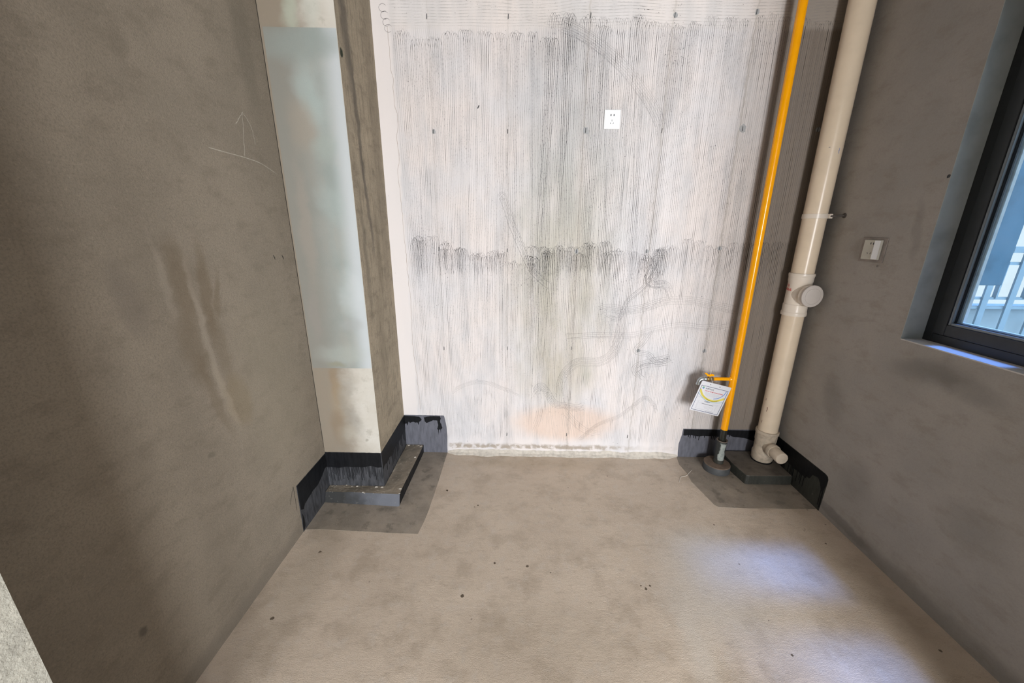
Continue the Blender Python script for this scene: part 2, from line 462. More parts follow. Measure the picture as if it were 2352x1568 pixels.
def floor_colour(m):
    e = m.xyz(m.pos())
    P = m.comb(e[0], e[1])
    W = warp(m, P, 10, 0.08)
    c = m.mix(m.ramp(m.noise(P, 1.8, 5), 0.3, 0.7), (0.635, 0.535, 0.435), (0.57, 0.475, 0.385))
    c = m.mix(m.ramp(m.noise(P, 6.0, 6, 0.65), 0.46, 0.66, 0, 0.55), c, (0.40, 0.325, 0.25))
    c = m.mix(m.ramp(m.noise(m.comb(e[0], m.math('MULTIPLY', e[1], 2.5)), 14.0, 6, 0.72), 0.54, 0.68, 0, 0.4), c, (0.36, 0.29, 0.22))
    c = m.mix(m.ramp(m.noise(P, 19.0, 6, 0.7), 0.50, 0.66, 0, 0.5), c, (0.60, 0.53, 0.46))
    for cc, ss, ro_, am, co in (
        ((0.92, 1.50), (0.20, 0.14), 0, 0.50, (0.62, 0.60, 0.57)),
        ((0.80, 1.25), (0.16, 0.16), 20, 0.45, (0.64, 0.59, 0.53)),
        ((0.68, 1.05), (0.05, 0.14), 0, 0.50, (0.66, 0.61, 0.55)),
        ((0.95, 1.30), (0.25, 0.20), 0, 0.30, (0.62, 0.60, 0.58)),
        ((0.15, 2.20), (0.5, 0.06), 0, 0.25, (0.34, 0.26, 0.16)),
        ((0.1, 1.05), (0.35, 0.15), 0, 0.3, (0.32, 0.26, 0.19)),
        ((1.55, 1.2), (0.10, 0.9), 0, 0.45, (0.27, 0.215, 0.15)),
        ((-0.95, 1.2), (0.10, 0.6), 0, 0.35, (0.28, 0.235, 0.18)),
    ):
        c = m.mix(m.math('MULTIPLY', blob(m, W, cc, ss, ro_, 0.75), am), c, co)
    c = m.mix(m.ramp(m.noise(P, 230.0, 3, 0.75), 0.52, 0.72, 0, 0.45), c, (0.22, 0.17, 0.12))
    # scattered pits
    v = m.voro(P, 11)
    c = m.mix(m.math('MULTIPLY', m.ramp(v, 0.03, 0.055, 1, 0), m.ramp(m.noise(P, 3.3, 2), 0.50, 0.6, 0, 0.8)), c, (0.13, 0.105, 0.08))
    rg = m.comb(m.math('MULTIPLY', e[0], 0.5), e[1])
    near = m.ramp(e[1], 1.8, 1.2, 0.25, 1.0)
    h = m.math('ADD', m.math('MULTIPLY', m.noise(P, 300, 3, 0.7), 0.8), m.math('MULTIPLY', m.math('MULTIPLY', m.noise(rg, 95, 5, 0.7), 0.65), near))
    h = m.math('ADD', h, m.math('MULTIPLY', m.noise(P, 12, 3), 1.5))
    return c, h, P, e


def mat_floor():
    m = N('tan_screed')
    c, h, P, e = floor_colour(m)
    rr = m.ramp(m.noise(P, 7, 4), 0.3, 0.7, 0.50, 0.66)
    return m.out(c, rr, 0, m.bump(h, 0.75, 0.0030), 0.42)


def mat_coated_floor():
    m = N('coated_screed')
    c, h, P, e = floor_colour(m)
    c = m.mix(m.ramp(m.noise(P, 7, 5, 0.65), 0.3, 0.7, 0.78, 0.52), c, (0.155, 0.140, 0.118))
    c = m.mix(m.ramp(m.noise(P, 26, 5, 0.68), 0.50, 0.66, 0, 0.6), c, (0.32, 0.285, 0.23))
    c = m.mix(m.ramp(m.noise(P, 13, 5, 0.65), 0.53, 0.66, 0, 0.55), c, (0.10, 0.09, 0.075))
    return m.out(c, 0.48, 0, m.bump(h, 0.7, 0.003), 0.5)


def mat_coat(name, c1, c2, rough=0.5, specks=0.4, spec=0.4):
    m = N(name)
    p = m.pos()
    e = m.xyz(p)
    st = m.comb(m.math('MULTIPLY', m.math('ADD', e[0], e[1]), 5.0), e[2])
    c = m.mix(m.ramp(m.noise(st, 12, 5), 0.35, 0.7), c1, c2)
    c = m.mix(m.ramp(m.noise(p, 90, 3), 0.66, 0.75, 0, specks), c, (0.33, 0.31, 0.28))
    return m.out(c, rough, 0, m.bump(m.noise(p, 60, 4), 0.35, 0.002), spec)


def mat_kerb_top():
    m = N('dusty_concrete_top')
    p = m.pos()
    c = m.mix(m.ramp(m.noise(p, 10, 5), 0.35, 0.7), (0.27, 0.23, 0.18), (0.17, 0.15, 0.12))
    c = m.mix(m.ramp(m.noise(p, 45, 4, 0.7), 0.56, 0.70, 0, 0.75), c, (0.46, 0.42, 0.35))
    return m.out(c, 0.75, 0, m.bump(m.noise(p, 50, 5), 0.6, 0.004), 0.3)


def simple(name, col, rough=0.5, metal=0.0, spec=0.5, var=0.08, scale=30, bump=0.0, stretch=None, **kw):
    m = N(name)
    p = m.pos()
    v = m.noise(p, scale, 4)
    dark = tuple(max(0, x * (1 - 3 * var)) for x in col)
    c = m.mix(m.ramp(v, 0.35, 0.8, 0, 1), col, dark)
    nrm = m.bump(m.noise(p, 180, 3), bump, 0.001) if bump else None
    return m.out(c, rough, metal, nrm, spec, **kw)


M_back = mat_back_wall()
M_groove = mat_groove(0.34, 0.88, 0.38)
M_scrib = mat_groove(0.55, 1.0, 0.85)
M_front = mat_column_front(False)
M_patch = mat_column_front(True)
M_floor = mat_floor()
M_cfloor = mat_coated_floor()
M_coat = mat_coat('blue_grey_coating', (0.135, 0.140, 0.170), (0.095, 0.10, 0.12))
M_black = mat_coat('black_coating', (0.009, 0.010, 0.012), (0.005, 0.0055, 0.007), 0.45, 0.03, 0.22)
def mat_kfront():
    m = N('graded_kerb_coating')
    p = m.pos()
    e = m.xyz(p)
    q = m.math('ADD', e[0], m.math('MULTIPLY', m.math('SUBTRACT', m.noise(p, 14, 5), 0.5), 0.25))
    c = m.mix(m.ramp(q, -1.0, -0.74), (0.035, 0.036, 0.036), (0.13, 0.14, 0.165))  # darker toward the left wall, blue-grey toward the free end
    c = m.mix(m.ramp(m.noise(p, 70, 4), 0.62, 0.72, 0, 0.4), c, (0.26, 0.25, 0.22))
    return m.out(c, 0.5, 0, m.bump(m.noise(p, 60, 4), 0.35, 0.002), 0.3)


M_kfront = mat_kfront()
M_coatg = mat_coat('green_grey_coating', (0.045, 0.047, 0.040), (0.03, 0.032, 0.028))
M_coatw = mat_coat('worn_dark_coating', (0.070, 0.073, 0.082), (0.030, 0.032, 0.036), 0.5, 0.15, 0.3)
M_ktop = mat_kerb_top()
M_jamb = plaster('rough_grey_render', (1, 2), ((0.46, 0.45, 0.39), (0.38, 0.375, 0.33), (0.30, 0.295, 0.26)), 120, 0.9)
M_ceil = simple('ceiling_render', (0.30, 0.29, 0.28), 0.9, 0, 0.1)
M_room = simple('next_room_render', (0.22, 0.205, 0.19), 0.9, 0, 0.1)
M_jskim = simple('blue_grey_jamb_skim', (0.42, 0.47, 0.48), 0.8, 0, 0.2, 0.09, 9)
M_front2 = simple('pale_sill', (0.62, 0.61, 0.60), 0.7, 0, 0.3, 0.05, 30)
M_mortar = simple('white_mortar', (0.58, 0.54, 0.48), 0.9, 0, 0.1, 0.10, 40, 0.9)
M_yellow = simple('yellow_gloss_paint', (1.0, 0.42, 0.0), 0.20, 0, 0.5, 0.03, 12)
M_bare = simple('unpainted_dark_pipe', (0.022, 0.023, 0.018), 0.3, 0, 0.5, 0.15, 40)
M_galv = simple('galvanised_sleeve', (0.30, 0.33, 0.31), 0.5, 0.25, 0.5, 0.14, 30, 0.3)
def mat_sleeve():
    m = N('galvanised_sleeve_painted')
    p = m.pos()
    e = m.xyz(p)
    c = m.mix(m.ramp(m.noise(p, 35, 4), 0.35, 0.7), (0.40, 0.44, 0.42), (0.26, 0.30, 0.28))
    q = m.math('ADD', m.math('ABSOLUTE', m.math('SUBTRACT', e[0], 1.301)), m.math('MULTIPLY', m.math('SUBTRACT', m.noise(p, 28, 4), 0.5), 0.03))
    dk = m.math('MAXIMUM', m.ramp(q, 0.015, 0.020, 0, 1), m.ramp(e[1], 2.178, 2.186, 0, 1))
    dk = m.math('MAXIMUM', dk, m.ramp(m.math('ADD', e[2], m.math('MULTIPLY', m.noise(p, 60, 3), 0.03)), 0.205, 0.215, 0, 0.9))
    c = m.mix(dk, c, (0.04, 0.043, 0.042))
    return m.out(c, 0.5, 0.1, m.bump(m.noise(p, 90, 3), 0.3, 0.001), 0.4)


M_galv = mat_sleeve()
M_rim = simple('rusty_rim', (0.22, 0.18, 0.15), 0.6, 0.2, 0.4, 0.2, 60, 0.5)
M_zinc = simple('zinc_fitting', (0.52, 0.56, 0.58), 0.28, 0.85, 0.5, 0.08, 40, 0.1)
M_brass = simple('brass_valve', (0.36, 0.24, 0.09), 0.4, 0.7, 0.5, 0.12, 50, 0.2)
M_pvc = simple('cream_pvc', (0.78, 0.66, 0.51), 0.27, 0, 0.5, 0.03, 9)
M_pvc2 = simple('pale_pvc_fitting', (0.80, 0.73, 0.64), 0.30, 0, 0.5, 0.03, 9)
M_pvc3 = simple('grimy_pvc_fitting', (0.57, 0.49, 0.39), 0.55, 0, 0.4, 0.12, 35, 0.5)
M_plug = simple('cream_plug', (0.66, 0.57, 0.46), 0.45, 0, 0.4, 0.08, 22)
M_cap = simple('pale_pvc_cap', (0.60, 0.56, 0.53), 0.42, 0, 0.4, 0.02, 9)
M_pad = simple('coated_pad_top', (0.165, 0.145, 0.122), 0.55, 0, 0.4, 0.16, 16, 0.6)
M_puck = simple('rusty_dust_top', (0.20, 0.15, 0.115), 0.75, 0, 0.3, 0.16, 25, 0.6)
M_white = simple('white_switch_plastic', (0.78, 0.81, 0.83), 0.30, 0, 0.5, 0.01, 5)
M_cream = simple('cream_switch_plastic', (0.56, 0.56, 0.50), 0.4, 0, 0.5, 0.03, 25)
M_slot = simple('socket_slot', (0.03, 0.035, 0.05), 0.6)
M_film = simple('dusty_clear_plastic', (0.30, 0.27, 0.25), 0.35, 0, 0.5, 0.1, 30)
M_card = simple('white_card', (0.66, 0.67, 0.71), 0.45, 0, 0.4, 0.01, 5)
M_navy = simple('navy_print', (0.03, 0.045, 0.14), 0.5)
M_red = simple('red_print', (0.62, 0.03, 0.03), 0.5)
M_yel2 = simple('pale_yellow_print', (0.72, 0.62, 0.10), 0.5)
M_blue = simple('blue_print', (0.05, 0.20, 0.60), 0.5)
M_teal = simple('teal_print', (0.18, 0.42, 0.55), 0.5)
M_green = simple('green_print', (0.22, 0.50, 0.22), 0.5)
M_grey = simple('grey_print', (0.46, 0.47, 0.51), 0.5)
M_blk = simple('black_print', (0.05, 0.05, 0.07), 0.5)
M_chalk = simple('chalk_scratch', (0.43, 0.40, 0.34), 0.9, 0, 0.1)
M_dark_line = simple('dark_line', (0.055, 0.05, 0.045), 0.9, 0, 0.1)
M_crack = simple('brown_crack', (0.34, 0.27, 0.22), 0.9, 0, 0.1)
M_alu = simple('dark_grey_aluminium', (0.030, 0.034, 0.037), 0.42, 0.2, 0.5, 0.06, 20, 0.05)
M_alu2 = simple('grey_aluminium_bead', (0.19, 0.22, 0.245), 0.35, 0.3, 0.5, 0.04, 20)
M_gasket = simple('black_gasket', (0.008, 0.008, 0.010), 0.5)
M_spacer = simple('pale_spacer', (0.72, 0.80, 0.77), 0.5, 0.0)
M_out = simple('pale_outer_render', (0.44, 0.56, 0.68), 0.8, 0, 0.2)
M_fin = simple('blue_grey_outer_render', (0.095, 0.19, 0.28), 0.8, 0, 0.2, 0.12, 5)
M_rail = simple('blue_grey_rail', (0.24, 0.36, 0.46), 0.6, 0, 0.3, 0.04, 8)
M_para = simple('pale_blue_parapet', (0.42, 0.54, 0.62), 0.8, 0, 0.2, 0.06, 4)
M_string = simple('clear_tie', (0.72, 0.72, 0.70), 0.3)
M_steel = simple('rusty_rod', (0.12, 0.11, 0.105), 0.6, 0.3)

mg = N('window_glass')
tr = mg.n('ShaderNodeBsdfTransparent')
tr.inputs[0].default_value = (0.83, 0.91, 0.96, 1)
gl = mg.n('ShaderNodeBsdfGlossy')
gl.inputs['Roughness'].default_value = 0.02
fr = mg.n('ShaderNodeFresnel')
fr.inputs['IOR'].default_value = 1.45
dif = mg.n('ShaderNodeBsdfDiffuse')
dif.inputs[0].default_value = (0.55, 0.68, 0.78, 1)
mxs = mg.n('ShaderNodeMixShader')
mg.put(mxs.inputs[0], fr.outputs[0])
mg.t.links.new(tr.outputs[0], mxs.inputs[1])
mg.t.links.new(gl.outputs[0], mxs.inputs[2])
mx2 = mg.n('ShaderNodeMixShader')
mg.put(mx2.inputs[0], mg.ramp(mg.noise(mg.pos(), 9, 4), 0.3, 0.8, 0.02, 0.12))
mg.t.links.new(mxs.outputs[0], mx2.inputs[1])
mg.t.links.new(dif.outputs[0], mx2.inputs[2])
og = mg.n('ShaderNodeOutputMaterial')
mg.t.links.new(mx2.outputs[0], og.inputs[0])
M_glass = mg.m

# ------------------------------------------------------------------ mesh helpers
def link(name, bm, mats, parent=None, smooth=False, kind=None, bevel=0.0, seg=2, angle=40):
    me = bpy.data.meshes.new(name)
    if parent is not None:
        loc = parent.get('_loc')
        root = parent
        bmesh.ops.translate(bm, verts=bm.verts, vec=-Vector(world_origin(root)))
    bm.normal_update()
    bm.to_mesh(me)
    bm.free()
    if not isinstance(mats, (list, tuple)):
        mats = [mats]
    for mt in mats:
        me.materials.append(mt)
    if smooth:
        for pl in me.polygons:
            pl.use_smooth = True
    o = bpy.data.objects.new(name, me)
    COL.objects.link(o)
    if parent is not None:
        o.parent = parent
    if bevel:
        b = o.modifiers.new('bevel', 'BEVEL')
        b.width = bevel
        b.segments = seg
        b.limit_method = 'ANGLE'
        b.angle_limit = R(angle)
    if smooth:
        try:
            me.set_sharp_from_angle(angle=R(35))
        except Exception:
            pass
    if kind:
        o['kind'] = kind
    return o


def world_origin(o):
    v = Vector((0, 0, 0))
    while o is not None:
        v += o.location
        o = o.parent
    return v


def thing(name, label, cat, loc, group=None):
    o = bpy.data.objects.new(name, None)
    o.empty_display_size = 0.05
    o.location = loc
    COL.objects.link(o)
    o['label'] = label
    o['category'] = cat
    if group:
        o['group'] = group
    return o


def box(bm, x0, x1, y0, y1, z0, z1, mi=0):
    vs = [bm.verts.new((x, y, z)) for x in (x0, x1) for y in (y0, y1) for z in (z0, z1)]
    for f in ((0, 1, 3, 2), (4, 6, 7, 5), (0, 4, 5, 1), (2, 3, 7, 6), (0, 2, 6, 4), (1, 5, 7, 3)):
        fc = bm.faces.new([vs[i] for i in f])
        fc.material_index = mi
    return vs


def boxes(*bs):
    bm = bmesh.new()
    for b in bs:
        box(bm, *b)
    return bm


def lathe(bm, org, axis, prof, seg=32, mi=0, cap=True):
    """prof: list of (radius, distance along axis)"""
    ax = Vector(axis).normalized()
    t = Vector((0, 0, 1)) if abs(ax.z) < 0.9 else Vector((1, 0, 0))
    a = ax.cross(t).normalized()
    b = ax.cross(a)
    org = Vector(org)
    rings = []
    for r_, h in prof:
        rings.append([bm.verts.new(org + ax * h + (a * math.cos(2 * math.pi * i / seg) + b * math.sin(2 * math.pi * i / seg)) * r_) for i in range(seg)])
    for k in range(len(rings) - 1):
        for i in range(seg):
            j = (i + 1) % seg
            f = bm.faces.new((rings[k][i], rings[k + 1][i], rings[k + 1][j], rings[k][j]))
            f.material_index = mi
    if cap:
        for rg, rev in ((rings[0], False), (rings[-1], True)):
            f = bm.faces.new(rg if not rev else rg[::-1])
            f.material_index = mi
    bmesh.ops.recalc_face_normals(bm, faces=bm.faces)


def tube(bm, pts, rad, seg=16, mi=0):
    pts = [Vector(p) for p in pts]
    rings = []
    prev = None
    for i, p in enumerate(pts):
        d = (pts[min(i + 1, len(pts) - 1)] - pts[max(i - 1, 0)]).normalized()
        if prev is None:
            t = Vector((0, 0, 1)) if abs(d.z) < 0.9 else Vector((1, 0, 0))
            a = d.cross(t).normalized()
        else:
            a = (prev - d * prev.dot(d)).normalized()
        prev = a
        b = d.cross(a)
        r_ = rad[i] if isinstance(rad, (list, tuple)) else rad
        rings.append([bm.verts.new(p + (a * math.cos(2 * math.pi * k / seg) + b * math.sin(2 * math.pi * k / seg)) * r_) for k in range(seg)])
    for q in range(len(rings) - 1):
        for k in range(seg):
            j = (k + 1) % seg
            bm.faces.new((rings[q][k], rings[q + 1][k], rings[q + 1][j], rings[q][j])).material_index = mi
    bm.faces.new(rings[0]).material_index = mi
    bm.faces.new(rings[-1][::-1]).material_index = mi
    bmesh.ops.recalc_face_normals(bm, faces=bm.faces)


def prism(bm, outline, to3, depth_vec, mi=0):
    """extrude a 2d outline; to3 maps (u,v)->world point of the front; depth_vec: towards the front"""
    n = Vector(depth_vec)
    back = [bm.verts.new(Vector(to3(u, v))) for u, v in outline]
    front = [bm.verts.new(Vector(to3(u, v)) + n) for u, v in outline]
    f = bm.faces.new(front)
    f.material_index = mi
    k = len(outline)
    for i in range(k):
        j = (i + 1) % k
        bm.faces.new((back[i], back[j], front[j], front[i])).material_index = mi
    g_ = bm.faces.new(back[::-1])
    g_.material_index = mi
    bmesh.ops.recalc_face_normals(bm, faces=bm.faces)
    bmesh.ops.triangulate(bm, faces=[x for x in bm.faces if len(x.verts) > 4])


def ribbon(bm, pts, width, to3, taper=True):
    """flat stroke in a plane, pts are 2d"""
    n = len(pts)
    L, Rr = [], []
    for i, (u, v) in enumerate(pts):
        a = pts[max(i - 1, 0)]
        b = pts[min(i + 1, n - 1)]
        dx, dy = b[0] - a[0], b[1] - a[1]
        l = math.hypot(dx, dy) or 1
        nx, ny = -dy / l, dx / l
        w = width(i) if callable(width) else width
        if taper and i in (0, n - 1):
            w *= 0.3
        L.append(bm.verts.new(to3(u + nx * w / 2, v + ny * w / 2)))
        Rr.append(bm.verts.new(to3(u - nx * w / 2, v - ny * w / 2)))
    for i in range(n - 1):
        bm.faces.new((L[i], L[i + 1], Rr[i + 1], Rr[i]))


def smooth_path(pts, n=8):
    out = []
    P = [pts[0]] + list(pts) + [pts[-1]]
    for i in range(1, len(P) - 2):
        p0, p1, p2, p3 = P[i - 1], P[i], P[i + 1], P[i + 2]
        for k in range(n):
            t = k / n
            out.append(tuple(0.5 * ((2 * p1[a]) + (-p0[a] + p2[a]) * t + (2 * p0[a] - 5 * p1[a] + 4 * p2[a] - p3[a]) * t * t + (-p0[a] + 3 * p1[a] - 3 * p2[a] + p3[a]) * t ** 3) for a in (0, 1)))
    out.append(tuple(pts[-1]))
    return out


def offset_path(pts, d):
    n = len(pts)
    out = []
    for i, (u, v) in enumerate(pts):
        a = pts[max(i - 1, 0)]
        b = pts[min(i + 1, n - 1)]
        dx, dy = b[0] - a[0], b[1] - a[1]
        l = math.hypot(dx, dy) or 1
        out.append((u - dy / l * d, v + dx / l * d))
    return out


def lerp_prof(prof, x):
    if x <= prof[0][0]:
        return prof[0][1]
    for (a, b), (c, d) in zip(prof, prof[1:]):
        if x <= c:
            return b + (d - b) * (x - a) / (c - a)
    return prof[-1][1]


# ------------------------------------------------------------------ the room shell
T = 0.22
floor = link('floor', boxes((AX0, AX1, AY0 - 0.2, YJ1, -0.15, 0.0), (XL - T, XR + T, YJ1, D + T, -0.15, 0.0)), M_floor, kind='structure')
link('ceiling', boxes((AX0, AX1, AY0 - 0.2, YJ1, ZC, ZC + 0.15), (XL - T, XR + T, YJ1, D + T, ZC, ZC + 0.15)), M_ceil, kind='structure')
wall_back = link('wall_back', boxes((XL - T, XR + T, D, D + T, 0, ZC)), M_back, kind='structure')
wall_left = link('wall_left', boxes((XL - T, XL, YJ1, D, 0, ZC)), M_left, kind='structure')
wall_right = link('wall_right', boxes(
    (XR, XR + T, YJ1, WY0, 0, ZC), (XR, XR + T, WY1, D, 0, ZC),
    (XR, XR + T, WY0, WY1, 0, WZ0), (XR, XR + T, WY0, WY1, WZ1, ZC)), M_right, kind='structure')
link('wall_front', boxes(
    (XL - T, OX0, YJ0, YJ1, 0, ZC), (OX1, XR + T, YJ0, YJ1, 0, ZC), (OX0, OX1, YJ0, YJ1, OZ, ZC)), M_jamb, kind='structure')
# next room
link('wall_next_room_left', boxes((AX0 - 0.15, AX0, AY0 - 0.2, YJ1, 0, ZC)), M_room, kind='structure')
link('wall_next_room_right', boxes((AX1, AX1 + 0.15, AY0 - 0.2, YJ1, 0, ZC)), M_room, kind='structure')
link('wall_next_room_front', boxes(
    (AX0, XL - T, YJ0, YJ1, 0, ZC), (XR + T, AX1, YJ0, YJ1, 0, ZC)), M_room, kind='structure')
bx0, bx1 = 0.40, 2.25
link('wall_next_room_back', boxes(
    (AX0, bx0, AY0 - 0.2, AY0, 0, ZC), (bx1, AX1, AY0 - 0.2, AY0, 0, ZC), (bx0, bx1, AY0 - 0.2, AY0, 2.15, ZC), (bx0, bx1, AY0 - 0.2, AY0, 0, 0.56)), M_room, kind='structure')

# pier beside the left wall
pier = link('trim_1', boxes((XL, XC, YC, D, 0, ZC)), [M_side], kind='structure')
pb = bmesh.new()
box(pb, XL + 0.001, XC, YC - 0.0015, YC - 0.0002, 0.0, ZC)
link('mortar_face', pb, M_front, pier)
# skim patch: slightly wavy outline
ol = []
random.seed(3)
for i in range(25):
    ol.append((XC - 0.001 + random.uniform(-.001, .0008), 0.787 + (2.288 - 0.787) * i / 24))
ol.append((XL + 0.012, 2.294))
ol.append((XL + 0.006, 0.785))
pb = bmesh.new()
prism(pb, ol, lambda u, v: (u, YC - 0.0015, v), (0, -0.002, 0))
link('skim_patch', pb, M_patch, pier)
# open joint where the pier meets the left wall, corner shade painted in with it
pb = bmesh.new()
zz = [0.30 + i * 0.05 for i in range(51)]
ribbon(pb, [(YC - 0.004 + 0.0015 * mnoise.noise((0, 0, z * 9)), z) for z in zz],
       lambda i: 0.0035 + 0.003 * abs(mnoise.noise((5, 0, zz[i] * 6))), lambda u, v: (XL + 0.0006, u, v))
link('joint_crack_and_shade', pb, M_dark_line, wall_left)

# ------------------------------------------------------------------ comb grooves on the back wall
topA = [(-0.694, 2.48), (-0.595, 2.455), (-0.506, 2.442), (-0.45, 2.455), (-0.326, 2.471), (-0.226, 2.464), (-0.115, 2.467), (-0.004, 2.458), (0.063, 2.452), (0.134, 2.444), (0.159, 2.527), (0.279, 2.536), (0.432, 2.532), (0.562, 2.535), (0.63, 2.507), (0.739, 2.501), (0.813, 2.512), (0.909, 2.524), (0.993, 2.537), (1.081, 2.522), (1.165, 2.536), (1.25, 2.536), (1.382, 2.517), (1.556, 2.504)]
topB = [(-0.642, 1.455), (-0.513, 1.461), (-0.464, 1.417), (-0.4, 1.417), (-0.388, 1.375), (-0.311, 1.37), (-0.28, 1.366), (-0.2, 1.366), (-0.156, 1.371), (-0.104, 1.372), (-0.078, 1.294), (-0.014, 1.299), (0.004, 1.33), (0.089, 1.336), (0.101, 1.386), (0.253, 1.422), (0.331, 1.383), (0.405, 1.433), (0.481, 1.433), (0.51, 1.382), (0.625, 1.377), (0.663, 1.378), (0.714, 1.371), (0.827, 1.386), (0.924, 1.412), (0.982, 1.454), (1.044, 1.454), (1.07, 1.413), (1.175, 1.419), (1.223, 1.429), (1.31, 1.432), (1.423, 1.425), (1.648, 1.422)]
YG = D - 0.0005


def on_back(u, v):
    return (u, YG, v)


def comb_band(bm, xs, xe, prof, zlo, zlo_j, curl_h, step=0.0095, lean=0.05, seed=1, skip=0.0, tj=0.012):
    rnd = random.Random(seed)
    x = xs
    while x < xe:
        n = rnd.choice((5, 6, 7, 8))
        w = step * rnd.uniform(2.3, 3.6)
        top = lerp_prof(prof, x + w) + rnd.uniform(-tj, tj)
        ln1, ln2 = rnd.uniform(-lean, lean) * 0.4, rnd.uniform(-lean, lean)
        hh = rnd.uniform(curl_h * 0.7, curl_h * 1.3) * 0.9
        for k in range(n if rnd.random() >= skip else 0):
            a = x + k * step
            b = a + w
            z1 = top - rnd.uniform(0, 0.014) - abs(k - n * 0.4) * 0.0022
            zb1 = zlo + rnd.uniform(-zlo_j, zlo_j)
            zb2 = zlo + rnd.uniform(-zlo_j, zlo_j)
            L = z1 - hh - zb1
            pts = []
            m_ = 26
            for i in range(m_):
                t = i / (m_ - 1)
                z = zb1 + L * t
                wob = 0.0022 * mnoise.noise((a * 14, z * 3.0, seed))
                pts.append((a + ln1 * (1 - t) + wob, z))
            for i in range(1, 12):
                th = math.pi * i / 12
                pts.append(((a + b) / 2 - (b - a) / 2 * math.cos(th), z1 - hh + hh * math.sin(th)))
            L2 = z1 - hh - zb2
            for i in range(m_):
                t = i / (m_ - 1)
                z = z1 - hh - L2 * t
                wob = 0.0022 * mnoise.noise((b * 14, z * 3.0, seed + 4))
                pts.append((b + ln2 * (t ** 1.3) * 0.6 + wob, z))
            base = rnd.uniform(0.0010, 0.0021)
            ribbon(bm, pts, lambda i: base * (0.7 + 0.6 * abs(mnoise.noise((i * 0.8, a * 50, seed)))) * (1.45 if 22 < i < 42 else 1.0), on_back)
        x += n * step + w * rnd.uniform(0.3, 1.0)


bm = bmesh.new()
comb_band(bm, -0.672, 1.60, topA, 1.26, 0.05, 0.075, seed=11)
comb_band(bm, -0.650, 1.60, topB, 0.10, 0.035, 0.045, seed=23, tj=0.02)
comb_band(bm, -0.64, 1.60, [(u, v - 0.01) for u, v in topB], 1.245, 0.03, 0.035, step=0.0105, lean=0.03, seed=53, skip=0.4, tj=0.03)
comb_band(bm, 0.12, 0.62, [(0, 2.53), (1, 2.5)], 1.55, 0.25, 0.06, step=0.0105, lean=0.12, seed=31, skip=0.45, tj=0.03)
comb_band(bm, 0.02, 0.42, [(0, 1.40), (1, 1.36)], 0.55, 0.25, 0.04, step=0.012, lean=0.10, seed=37, skip=0.4, tj=0.02)
link('comb_grooves', bm, M_groove, wall_back, kind='stuff')
bm = bmesh.new()
# horizontal strokes above
rnd = random.Random(5)
z = 2.475
while z < 2.84:
    for xa, xb in ((-0.66, 0.20), (0.22, 0.62), (0.6, 1.62)):
        if z < 2.53 and xa > 0.1:
            continue
        x0 = xa + rnd.uniform(-0.03, 0.03)
        x1 = xb + rnd.uniform(-0.05, 0.03)
        pts = [(x0 + (x1 - x0) * i / 30, z + 0.012 * math.sin(i / 30 * 3.1) * rnd.choice((1, 1)) + 0.003 * mnoise.noise((i * 0.4, z * 20, 2))) for i in range(31)]
        ribbon(bm, pts, rnd.uniform(0.0012, 0.0026), on_back)
    z += rnd.choice((0.0105, 0.012, 0.0135))
link('cross_grooves', bm, mat_groove(0.12, 0.42), wall_back, kind='stuff')

SC_ = {
    's1': ([(0.194, 2.49), (0.295, 2.453), (0.398, 2.396), (0.517, 2.31), (0.636, 2.192), (0.722, 2.08), (0.765, 1.986)], 8, 0.0095),
    's3': ([(-0.125, 1.66), (-0.107, 1.682), (-0.085, 1.64), (-0.028, 1.484), (0.011, 1.398), (0.051, 1.31), (0.105, 1.233), (0.185, 1.169)], 5, 0.010),
    's4': ([(0.888, 1.404), (0.818, 1.354), (0.787, 1.286), (0.769, 1.213), (0.799, 1.182), (0.877, 1.175), (0.928, 1.083)], 7, 0.008),
    's5': ([(0.485, 1.019), (0.55, 1.036), (0.657, 1.021), (0.762, 1.041), (0.889, 1.083), (1.046, 1.085), (1.181, 1.059), (1.33, 1.028)], 6, 0.010),
    's6': ([(0.292, 0.85), (0.482, 0.864), (0.699, 0.866), (0.83, 0.904), (0.987, 0.934), (1.149, 0.922), (1.304, 0.946)], 4, 0.012),
    's7': ([(0.628, 1.107), (0.632, 0.944), (0.622, 0.817), (0.588, 0.73), (0.509, 0.679), (0.384, 0.674), (0.317, 0.622), (0.279, 0.531), (0.284, 0.407)], 8, 0.0085),
    's8': ([(0.83, 0.904), (0.785, 0.819), (0.744, 0.761), (0.82, 0.742), (0.881, 0.69), (0.947, 0.714), (0.853, 0.69), (0.76, 0.659), (0.75, 0.623), (0.805, 0.57)], 4, 0.010),
    's8b': ([(0.744, 0.629), (0.801, 0.665), (0.883, 0.675), (0.963, 0.691)], 3, 0.012),
    's9': ([(-0.451, 0.457), (-0.377, 0.505), (-0.29, 0.534), (-0.205, 0.53), (-0.091, 0.488), (0.01, 0.44)], 4, 0.008),
    's10': ([(0.415, 0.116), (0.526, 0.234), (0.666, 0.302), (0.759, 0.383), (0.824, 0.441), (0.886, 0.401), (0.925, 0.307)], 4, 0.009),
    's11': ([(0.096, 0.451), (0.137, 0.513), (0.181, 0.483), (0.242, 0.39), (0.314, 0.376), (0.387, 0.361), (0.429, 0.378)], 6, 0.009),
    's12': ([(0.526, 0.998), (0.609, 0.971), (0.652, 1.08), (0.748, 1.174), (0.812, 1.291)], 4, 0.010),
    's13': ([(0.30, 0.36), (0.36, 0.28), (0.45, 0.20), (0.56, 0.17)], 4, 0.012),
    's14': ([(0.15, 0.36), (0.14, 0.28), (0.11, 0.18)], 4, 0.012),
}
bm = bmesh.new()
